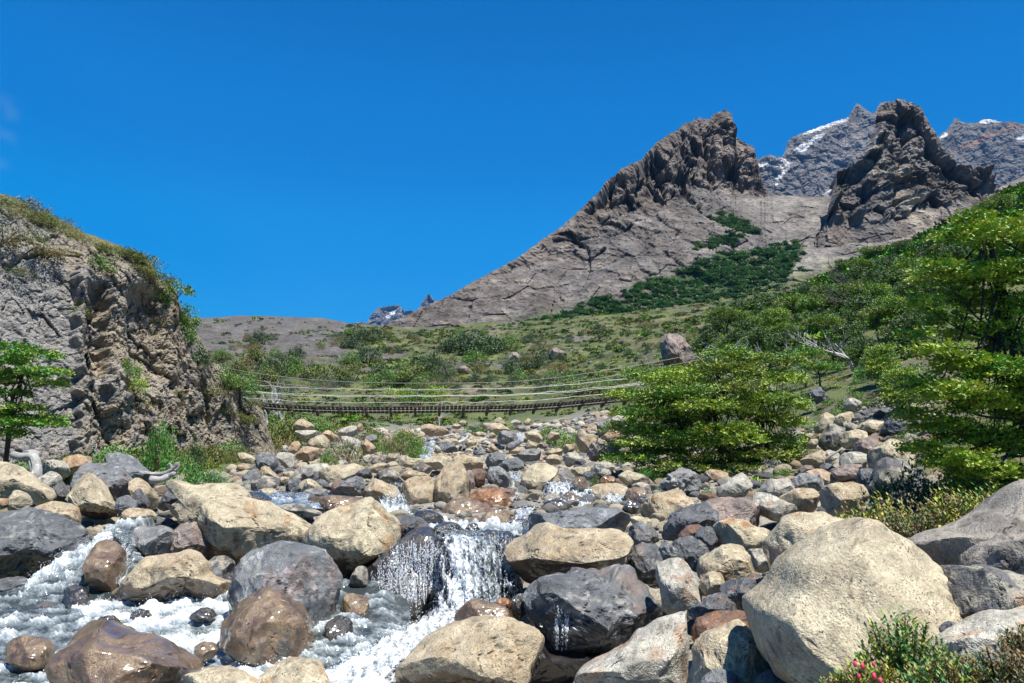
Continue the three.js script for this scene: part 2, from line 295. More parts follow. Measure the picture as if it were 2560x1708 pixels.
const towerTop = poly1(nums('2040,590 2066,560 2070,515 2089,462 2095,429 2128,409 2155,389 2175,349 2188,310 2195,270 2215,257 2241,252 2275,258 2301,273 2318,300 2334,323 2348,349 2367,383 2387,409 2414,429 2447,429 2467,456 2490,480 2520,500'));
const towerFoot = poly1(nums('2040,592 2066,566 2100,572 2160,575 2250,562 2330,535 2400,515 2470,490 2520,502'));
mountain({
  x0: 2042, x1: 2518, nx: 260, ny: 190, name: 'mountain', label: 'dark rock tower standing in the scree beside the brown peak', mat: M.mountain,
  top: jag(towerTop, 10, 14, 4), foot: (px) => towerFoot(px) + 46, footD: (px) => { let t = 0; for (let k = -4; k <= 4; k++) t += mainPeak.depth(px + k * 14, towerFoot(px + k * 14)); return t / 9 - 30; },
  tan: (px, py) => lerp(2.6, 1.7, smooth(340, 460, py)), amp: (px, py) => 30 * smooth(0, 40, towerFoot(px) - py) + 5, scale: 130,
  color: (px, py, r, b, v) => { const n = fbm(v[0] / 70, v[1] / 70, v[2] / 70, 4), n2 = fbm(v[0] / 22, v[1] / 9, v[2] / 22, 3); let q = mix3([0.19, 0.175, 0.17], C.crag, smooth(-0.3, 0.4, n)); const pl = smooth(-0.3, 0.2, n2 + 0.3 * n) * smooth(1, 0.3, Math.abs((px - 2200 - (py - 420) * 0.9) / 60)); q = mix3(q, C.paleS, pl * 0.95); return mul3(q, 1 + 0.3 * n2); },
});
const snowTop = poly1(nums('1830,450 1890,403 1903,393 1923,386 1940,392 1956,393 1963,379 1969,356 1979,343 2009,333 2062,313 2122,293 2128,280 2142,258 2158,270 2178,283 2187,281 2201,257 2215,254 2300,300 2360,420'));
const snowPolys = [nums('2004,338 2020,326 2062,309 2124,289 2120,302 2070,318 2030,332'), nums('1985,375 2000,362 2020,352 2045,340 2058,340 2050,352 2030,358 2018,376 2005,384 1995,378'), nums('1893,410 1905,402 1928,398 1920,408 1900,418'), nums('1945,404 1962,396 1982,404 1975,412 1958,408'), nums('1936,462 1945,440 1960,425 1978,412 1970,428 1950,448 1940,470'), nums('1930,420 1950,412 1962,418 1940,424'), nums('2060,485 2085,460 2095,455 2080,478')];
mountain({
  x0: 1832, x1: 2358, nx: 260, ny: 130, name: 'mountain', label: 'grey peak with white snow patches behind the dark tower', mat: M.far,
  top: jag(snowTop, 5, 12, 6), foot: () => 515, footD: () => 2700, blk: 0.7, tan: () => 1.5, amp: () => 42, scale: 260,
  color: (px, py, r, b, v) => { const n = fbm(v[0] / 120, v[1] / 120, v[2] / 120, 4), n2 = fbm(v[0] / 50, v[1] / 18, v[2] / 50, 4); let q = mul3(mix3(C.granite, C.rockG, smooth(-0.4, 0.5, n)), 1.1 + 0.35 * n2); q = mix3(q, C.crag, 0.5 * smooth(0.1, 0.5, n) * smooth(380, 450, py)); for (const p of snowPolys) if (inPoly(p, px + 4 * n2, py + 3 * n2)) q = C.snow; return q; },
});
const eastTop = poly1(nums('2300,380 2348,340 2362,330 2377,313 2387,296 2396,299 2404,306 2440,308 2454,300 2480,298 2507,306 2533,303 2560,310 2700,290 2900,330'));
mountain({
  x0: 2300, x1: 2900, nx: 260, ny: 120, name: 'mountain', label: 'far grey mountain with a rust coloured band and snow caps', mat: M.far,
  top: jag(eastTop, 5, 15, 8), foot: () => 500, footD: () => 3000, blk: 0.7, tan: () => 1.5, amp: () => 46, scale: 260,
  color: (px, py, r, b, v) => {
    const n = fbm(v[0] / 140, v[1] / 140, v[2] / 140, 4), n2 = fbm(v[0] / 60, v[1] / 22, v[2] / 60, 4); let q = mul3(mix3(C.granite, [0.15, 0.145, 0.145], smooth(-0.4, 0.5, n)), 1.0 + 0.35 * n2);
    q = mix3(q, [0.36, 0.2, 0.12], 0.75 * smooth(9, 2, Math.abs(py - 372 + (px - 2400) * 0.42 + 8 * n2)) * smooth(2340, 2400, px)); 
    for (const p of [nums('2446,306 2462,297 2492,296 2506,303 2480,308 2460,309'), nums('2345,344 2362,332 2372,336 2352,350'), nums('2545,345 2570,330 2590,345 2560,352'), nums('2462,462 2478,455 2490,458 2470,468')]) if (inPoly(p, px + 6 * n2, py + 4 * n2)) q = C.snow;
    return q;
  },
});
const farTop = poly1(nums('820,830 865,812 890,808 904,803 916,810 928,786 940,775 951,768 975,765 996,762 1007,771 1010,779 1026,775 1040,779 1047,770 1056,752 1064,742 1070,735 1076,738 1085,750 1100,765 1140,800'));
mountain({
  x0: 822, x1: 1140, nx: 170, ny: 60, name: 'mountain', label: 'distant hazy peaks beyond the saddle of the valley', mat: M.far,
  top: jag(farTop, 4, 9, 9), foot: () => 840, footD: () => 5200, tan: () => 1.5, amp: () => 70, scale: 320,
  color: (px, py, r, b, v) => { const n2 = fbm(v[0] / 60, v[1] / 30, v[2] / 60, 4); let q = mul3([0.22, 0.215, 0.215], 1.0 + 0.4 * n2); if (inPoly(nums('962,790 975,778 990,775 985,788 970,795'), px + 5 * n2, py)) q = C.snow; return q; },
});

// ------------------------------------------------------------------ the cliff on the left bank
const cliffTop = poly1(nums('-900,330 -500,400 -200,440 0,482 40,496 80,524 147,546 210,579 268,602 312,622 357,640 384,666 395,694 429,711 442,729 449,756 469,789 496,838 518,874 527,901 549,914 580,937 598,963 602,990 625,1004 656,1026 666,1061 680,1102 694,1140'));
const cliffFootD = poly1(nums('-900,9 -300,12.2 0,14 200,15.5 400,18 600,23 694,25.5'));
const cliffFoot = (px) => { const d = cliffFootD(px); return Math.max(rowOf((ground((px - 1280) / FOCAL * d, d) - EYE - 0.5) / d), 1148); };
{
  const nx = 400, ny = 330, x0 = -900, x1 = 693, D = [];
  const cols = (i) => { const t = i / (nx - 1); return lerp(x0, x1, Math.pow(t, 0.62)); };
  for (let i = 0; i < nx; i++) { const px = cols(i), pb = cliffFoot(px), pt = Math.min(cliffTop(px), pb - 2); let d = cliffFootD(px), h = slopeOf(pb) * d; const col = []; for (let j = 0; j < ny; j++) { const u = j / (ny - 1), py = lerp(pb, pt, u), s = slopeOf(py); if (j) { const t = Math.max(lerp(3.6, 0.9, smooth(0.72, 1, u)), s + 0.25), nd = (h - t * d) / (s - t); h = s * nd; d = nd; } col.push(d); } D.push(col); }
  const info = [];
  const pos = (i, j) => {
    const px = cols(i), pb = cliffFoot(px), pt = Math.min(cliffTop(px) - 5 * (ridged(cols(i) / 26, 2, 7, 3) - 0.45), pb - 2);
    if (j >= ny) { const q = j - ny + 1, d = D[i][ny - 1], v = P(px, pt, d); info[j * nx + i] = [px, pt, 0]; return [v.x - 0.8 * q, v.y - 0.25 * q, v.z - 1.6 * q]; }
    const u = j / (ny - 1), py = lerp(pb, pt, u), v = P(px, py, D[i][j]);
    // two upright ribs and a fractured recess, as in the photograph
    const wv = 12 * N3(py / 60, 4, 1) + 6 * N3(py / 22, px / 60, 2), rib = 0.34 * smooth(26, 8, Math.abs(px + wv - 208)) * smooth(620, 700, py) + 0.42 * smooth(44, 14, Math.abs(px + wv - 288 + (py - 850) * 0.02)) * smooth(640, 720, py) * (1 - smooth(1030, 1100, py));
    const rec = -0.75 * smooth(66, 24, Math.abs(px - 372 - (py - 850) * 0.06)) * smooth(690, 760, py) * (1 - smooth(900, 1000, py)) - 0.5 * smooth(40, 10, Math.abs(px - 238)) * smooth(690, 740, py) * (1 - smooth(880, 980, py));
    const wx = v.x + 0.25 * fbm(v.x, v.y, v.z, 2), big = fbm(v.x * 0.4, v.y * 0.45, v.z * 0.4, 3), k = lerp(0.6, 1, smooth(150, 330, px));
    const [b1, c1] = blocks(wx * 0.95 + v.y * 0.3, v.y * 0.8 - wx * 0.35, v.z * 0.9), [b2, c2] = blocks(wx * 2.4 + v.y * 0.9, v.y * 1.7 - wx * 0.6, v.z * 2.2), [b3, c3] = blocks(wx * 5.5 + v.y * 2, v.y * 4.6 - wx * 1.8, v.z * 5);
    const a = k * (big * 0.18 + b1 * 0.16 - c1 * 0.06 + b2 * 0.085 - c2 * 0.045 + b3 * 0.045 - c3 * 0.03 + fbm(v.x * 7, v.y * 9, v.z * 7, 3) * 0.03) + rib + rec, bedN = 0;
    const e = (1 - 0.85 * smooth(0.93, 1, u)) * lerp(1, 0.4, smooth(560, 690, px));
    info[j * nx + i] = [px, py, bedN];
    return [v.x + a * e * 0.62, v.y + a * e * 0.1, v.z + a * e * 0.78];
  };
  const g = gridGeo(nx, ny + 3, pos, (i, j, v) => {
    const [px, py] = info[j * nx + i], n = fbm(v[0] * 0.6, v[1] * 0.6, v[2] * 0.6, 4), n2 = fbm(v[0] * 2.3, v[1] * 2.3, v[2] * 2.3, 3), n3 = fbm(v[0] * 7, v[1] * 12, v[2] * 7, 2);
    let q = mix3([0.33, 0.32, 0.31], [0.36, 0.31, 0.245], smooth(-0.25, 0.35, n + (px - 230) / 600)); q = mix3(q, [0.42, 0.37, 0.28], 0.75 * smooth(0.2, 0.55, n2 + 0.35 * n) * smooth(150, 320, px)); q = mix3(q, [0.11, 0.115, 0.125], smooth(0.1, 0.5, -n2 - 0.3 * n) * 0.6);
    const rib = Math.max(smooth(24, 8, Math.abs(px - 212)), smooth(40, 16, Math.abs(px - 288))) * smooth(640, 720, py); q = mix3(q, [0.36, 0.30, 0.225], rib * 0.55 * smooth(-0.4, 0.2, n2));
    const veg = smooth(58, 8, py - cliffTop(px) + 26 * n + 26 * n2) * smooth(480, 380, px); q = mix3(q, mix3([0.2, 0.18, 0.06], [0.1, 0.13, 0.035], smooth(-0.2, 0.3, n2)), veg * 0.9);
    return mul3(q, 1 + 0.35 * n3);
  }, (i, j, v) => [v[0] * 0.8 - v[2] * 0.6, v[1]]);
  tag(new THREE.Mesh(toCreasedNormals(g, 0.38), M.cliff), 'rock_cliff', 'grey brown fractured rock cliff at the left end of the footbridge', 'cliff', null, 'structure');
  scene.userData = {};
  var cliffPoint = (px, u) => { let i = 0; while (i < nx - 1 && cols(i) < px) i++; const j = Math.round(u * (ny - 1)), k = (j * nx + i) * 3, a = g.attributes.position.array; return new THREE.Vector3(a[k], a[k + 1], a[k + 2]); };
}

// ------------------------------------------------------------------ boulders: an outline at its own distance, given real thickness, facets and grain
const FR = { A: [0, 1100, 2.579], B: [800, 1100, 2.579], C: [1600, 1100, 2.448], D: [600, 1030, 5.875], E: [1000, 1030, 5.875], G: [1400, 1030, 5.875], R: [1900, 900, 4.7], Q: [600, 750, 3.357], V: [1200, 750, 3.136] };
const ROCK = {   // base colour, second colour, facets, material, bumpiness
  cream: [[0.64, 0.565, 0.41], [0.50, 0.43, 0.31], 5, 'dry', 1], pale: [[0.62, 0.595, 0.52], [0.44, 0.42, 0.37], 6, 'dry', 1], tan: [[0.57, 0.485, 0.35], [0.46, 0.365, 0.245], 6, 'dry', 1],
  peach: [[0.58, 0.455, 0.325], [0.47, 0.31, 0.19], 6, 'dry', 1], pink: [[0.44, 0.34, 0.29], [0.28, 0.235, 0.22], 7, 'slate', 1], grey: [[0.27, 0.285, 0.30], [0.19, 0.205, 0.22], 8, 'slate', 1],
  lgrey: [[0.38, 0.38, 0.365], [0.27, 0.275, 0.275], 8, 'slate', 1], dgrey: [[0.185, 0.196, 0.21], [0.125, 0.135, 0.148], 11, 'slate', 1.1], dark: [[0.045, 0.045, 0.048], [0.075, 0.06, 0.05], 6, 'wet', 1.3],
  brown: [[0.29, 0.20, 0.115], [0.17, 0.105, 0.06], 3, 'wet', 1], rust: [[0.42, 0.20, 0.07], [0.27, 0.12, 0.045], 3, 'wet', 1], redbr: [[0.30, 0.17, 0.115], [0.23, 0.14, 0.1], 6, 'slate', 1], mott: [[0.44, 0.41, 0.345], [0.15, 0.15, 0.155], 5, 'dry', 1],
};
ROCK.ledge = [[0.40, 0.365, 0.32], [0.27, 0.25, 0.23], 4, 'dry', 1];
const WETC = [[0.20, 0.125, 0.06], [0.085, 0.06, 0.04]];
let rockSeed = 100;
function spline(pts, n) {
  const m = pts.length, out = [], len = []; let tot = 0;
  for (let i = 0; i < m; i++) { const a = pts[i], b = pts[(i + 1) % m]; const l = Math.hypot(a[0] - b[0], a[1] - b[1]); len.push(l); tot += l; }
  for (let k = 0; k < n; k++) {
    let s = k / n * tot, i = 0; while (s > len[i]) { s -= len[i]; i = (i + 1) % m; }
    const t = s / len[i], p0 = pts[(i + m - 1) % m], p1 = pts[i], p2 = pts[(i + 1) % m], p3 = pts[(i + 2) % m];
    const q = (c) => { const a = p1[c], m1 = (p2[c] - p0[c]) * 0.38, m2 = (p3[c] - p1[c]) * 0.38, t2 = t * t, t3 = t2 * t; return (2 * t3 - 3 * t2 + 1) * a + (t3 - 2 * t2 + t) * m1 + (-2 * t3 + 3 * t2) * p2[c] + (t3 - t2) * m2; };
    out.push([q(0), q(1)]);
  }
  return out;
}
function rockGeo(pts, d, kind, o = {}) {
  const [c1, c2, nf0, , bump] = ROCK[kind], rnd = mulberry(rockSeed += 7), ws = pts.map(([x, y]) => { const v = P(x, y, d); return [v.x, v.y]; });
  const xs = ws.map((q) => q[0]), ys = ws.map((q) => q[1]), w = Math.max(...xs) - Math.min(...xs), h = Math.max(...ys) - Math.min(...ys), y0 = Math.min(...ys), px = (Math.max(...pts.map((q) => q[0])) - Math.min(...pts.map((q) => q[0])));
  const n = px > 230 ? 96 : px > 110 ? 72 : px > 50 ? 48 : 32, K = px > 230 ? 34 : px > 110 ? 24 : px > 50 ? 15 : 10, KB = Math.round(K * 0.4);
  const out = spline(ws, n), size = (w + h) / 2, cx = (Math.max(...xs) + Math.min(...xs)) / 2, cy = (Math.max(...ys) + Math.min(...ys)) / 2;
  const ax = cx + w * (o.ax ?? (rnd() - 0.5) * 0.24), ay = cy + h * (o.ay ?? -0.16), T = (o.t ?? 0.5) * Math.min(size, Math.min(w, h) * 1.6), ne = 2 / (o.n ?? 2.5);
  const verts = [], cyc = [], rows = [];
  for (let k = 1; k <= K; k++) { const a = k / K * Math.PI / 2; rows.push([Math.pow(Math.sin(a), ne), Math.pow(Math.max(0, Math.cos(a)), ne), 1]); }
  for (let k = 1; k < KB; k++) { const a = Math.PI / 2 * (1 + k / KB); rows.push([Math.pow(Math.sin(a), ne), -Math.pow(-Math.cos(a), ne), 0]); }
  verts.push([ax, ay, T]);
  for (const [s, t, front] of rows) for (let i = 0; i < n; i++) { const O = out[i], bx = front ? ax : cx, by = front ? ay : cy; verts.push([bx + (O[0] - bx) * s, by + (O[1] - by) * s, t * T]); }
  verts.push([cx, cy, -T]);
  const nf = o.f !== undefined ? o.f + 2 : nf0, planes = [[0.1 + 0.3 * (rnd() - 0.5), 0.74, 0.64, 0.70 + 0.1 * rnd()]];
  for (let k = 0; k < nf; k++) { const a = rnd() * 6.28, z = 0.3 + 0.65 * rnd(), r = Math.sqrt(1 - z * z); planes.push([Math.cos(a) * r, Math.sin(a) * r, z, 0.62 + 0.27 * rnd()]); }
  if (kind !== 'dark' && kind !== 'brown') { if (nf0 >= 7) { if (o.vein === undefined && rnd() < 0.5) o.vein = 0.4 + 0.4 * rnd(); if (rnd() < 0.4 && o.blush === undefined) o.blush = 0.6; } else { if (o.streak === undefined && rnd() < 0.55) o.streak = 0.25 + 0.45 * rnd(); if (o.rust === undefined && rnd() < 0.3) o.rust = 0.4; if (o.speck === undefined && rnd() < 0.6) o.speck = 0.6; } }
  const ox = rnd() * 90, oy = rnd() * 90, fq = 1 / size, p = new Float32Array(verts.length * 3), col = new Float32Array(verts.length * 3), wetAt = y0 + h * (o.wet ?? -1), sup = planes.map(([a, b, c, r]) => r * Math.hypot(a * w / 2, b * h / 2, c * T));
  const wetFlag = new Uint8Array(verts.length), rough = bump * (o.rough ?? 1), hard = nf0 >= 7 ? 1 : 0.86;
  verts.forEach((q, i) => {
    let x = q[0] - cx, y = q[1] - cy, z = q[2];
    planes.forEach(([a, b, c], k) => { const e = x * a + y * b + z * c - sup[k]; if (e > 0) { x -= a * e * hard; y -= b * e * hard; z -= c * e * hard; } });
    const l = Math.hypot(x, y, z) + 1e-6, X = (x + ox) * fq, Y = (y + oy) * fq, Z = z * fq, X2 = x + ox, Y2 = y + oy;
    const big = fbm(X * 1.5, Y * 1.5, Z * 1.5, 2) * 0.055, mid = (ridged(X * 2.6, Y * 2.6, Z * 2.6, 3) - 0.5) * (nf0 >= 7 ? 0.06 : 0.034), sm = fbm(X2 * 9, Y2 * 9, z * 9, 3) * 0.010 / size * Math.min(1, size);
    const groove = -0.02 * smooth(0.03, 0.0, Math.abs(fbm(X * 1.25 + 31, Y * 1.25, Z * 1.25, 4)));
    const a = (big + mid + sm + groove) * rough * size; x += x / l * a; y += y / l * a; z += z / l * a;
    p[i * 3] = x; p[i * 3 + 1] = y; p[i * 3 + 2] = z;
    // colour: mineral mottling, dark lichen or stain streaks, wet brown film near the water where the stone shows it
    const m = fbm(X * 2.2 + 5, Y * 2.2, Z * 2.2, 4), f = fbm(X2 * 7, Y2 * 7, z * 7, 3), st = fbm(X2 * 9, Y2 * 1.1, z * 9, 3);
    let c = mix3(c1, c2, kind === 'mott' ? smooth(-0.12, 0.14, m + 0.5 * f) : smooth(-0.2, 0.35, m + 0.35 * f));
    if (o.vein) c = mix3(c, [0.5, 0.49, 0.45], smooth(0.05, 0.015, Math.abs(fbm(X * 1.3, Y * 1.3, Z * 1.3, 3))) * 0.7);
    if (o.streak) c = mix3(c, [0.05, 0.05, 0.048], o.streak * smooth(0.1, 0.42, st) * smooth(-0.15, 0.25, fbm(X * 1.6, Y * 1.0 + 9, Z * 1.6, 2)));
    if (o.blush) c = mix3(c, [0.30, 0.215, 0.18], o.blush * smooth(0.12, 0.42, fbm(X * 1.7 + 13, Y * 1.7, Z * 1.7, 3)));
    c = mix3(c, mul3(c, 0.45), smooth(0.022, 0.006, Math.abs(fbm(X * 1.25 + 31, Y * 1.25, Z * 1.25, 4))) * 0.8);
    if (o.rust) c = mix3(c, [0.45, 0.2, 0.06], smooth(0.30, 0.50, fbm(X * 2.0 + 3, Y * 2.0, Z * 2.0, 2)) * o.rust);
    if (o.speck) c = mix3(c, [0.11, 0.11, 0.11], smooth(0.42, 0.6, fbm(X2 * 16, Y2 * 16, z * 16, 2)) * smooth(-0.2, 0.3, m) * o.speck);
    const yy = q[1] + (m * 0.22 + f * 0.1) * h;
    if (yy < wetAt) { c = mix3(WETC[0], WETC[1], smooth(-0.3, 0.4, f + m)); if (c1[0] < 0.3) c = mul3(c1, 0.35); wetFlag[i] = 1; }
    const v = 1 + 0.32 * f; col[i * 3] = c[0] * v; col[i * 3 + 1] = c[1] * v; col[i * 3 + 2] = c[2] * v;
  });
  const dryI = [], wetI = [], tri = (a, b, c) => (wetFlag[a] + wetFlag[b] + wetFlag[c] >= 2 ? wetI : dryI).push(a, b, c), R = rows.length, last = verts.length - 1;
  const cw = out.reduce((s, q, i) => { const r = out[(i + 1) % n]; return s + q[0] * r[1] - r[0] * q[1]; }, 0) > 0, T3 = (a, b, c) => (cw ? tri(a, b, c) : tri(a, c, b));
  for (let i = 0; i < n; i++) { const j = (i + 1) % n; T3(0, 1 + i, 1 + j); for (let k = 0; k < R - 1; k++) { const a = 1 + k * n + i, b = 1 + k * n + j, c = a + n, e = b + n; T3(a, c, e); T3(a, e, b); } T3(1 + (R - 1) * n + i, last, 1 + (R - 1) * n + j); }
  const g = new THREE.BufferGeometry(); g.setAttribute('position', new THREE.BufferAttribute(p, 3)); g.setAttribute('color', new THREE.BufferAttribute(col, 3));
  g.setIndex(dryI.concat(wetI)); g.computeVertexNormals();
  const u = boxUV(nf0 >= 7 || n < 60 ? toCreasedNormals(g, 0.42) : toCreasedNormals(g, 0.7)); u.clearGroups(); u.addGroup(0, dryI.length, 0); u.addGroup(dryI.length, wetI.length, 1);
  return { g: u, at: [cx, cy, -d], wet: wetI.length > 0, size: w };
}
function rock(frame, kind, d, pts, label, o = {}, group) {
  const [fx, fy, fs] = FR[frame], q = nums(pts).map(([x, y]) => [fx + x / fs, fy + y / fs]);
  const base = Math.max(...q.map((v) => v[1])), bx = q.reduce((s, v) => s + v[0], 0) / q.length;
  if (!d) { d = depthAt(bx, base - 0.12 * (base - Math.min(...q.map((v) => v[1])))); d += 0.0; }
  const r = rockGeo(q, d, kind, o), mat = M[ROCK[kind][3]];
  if (!r.wet) r.g.clearGroups();
  const m = new THREE.Mesh(r.g, r.wet ? [mat, M.wet] : mat); m.position.set(...r.at);
  tag(m, 'boulder', label, 'boulder', group);
  byLabel.set(label, m); rocksAt.push([r.at[0], d, r.size]);
  return m;
}
const rocksAt = [], byLabel = new Map();
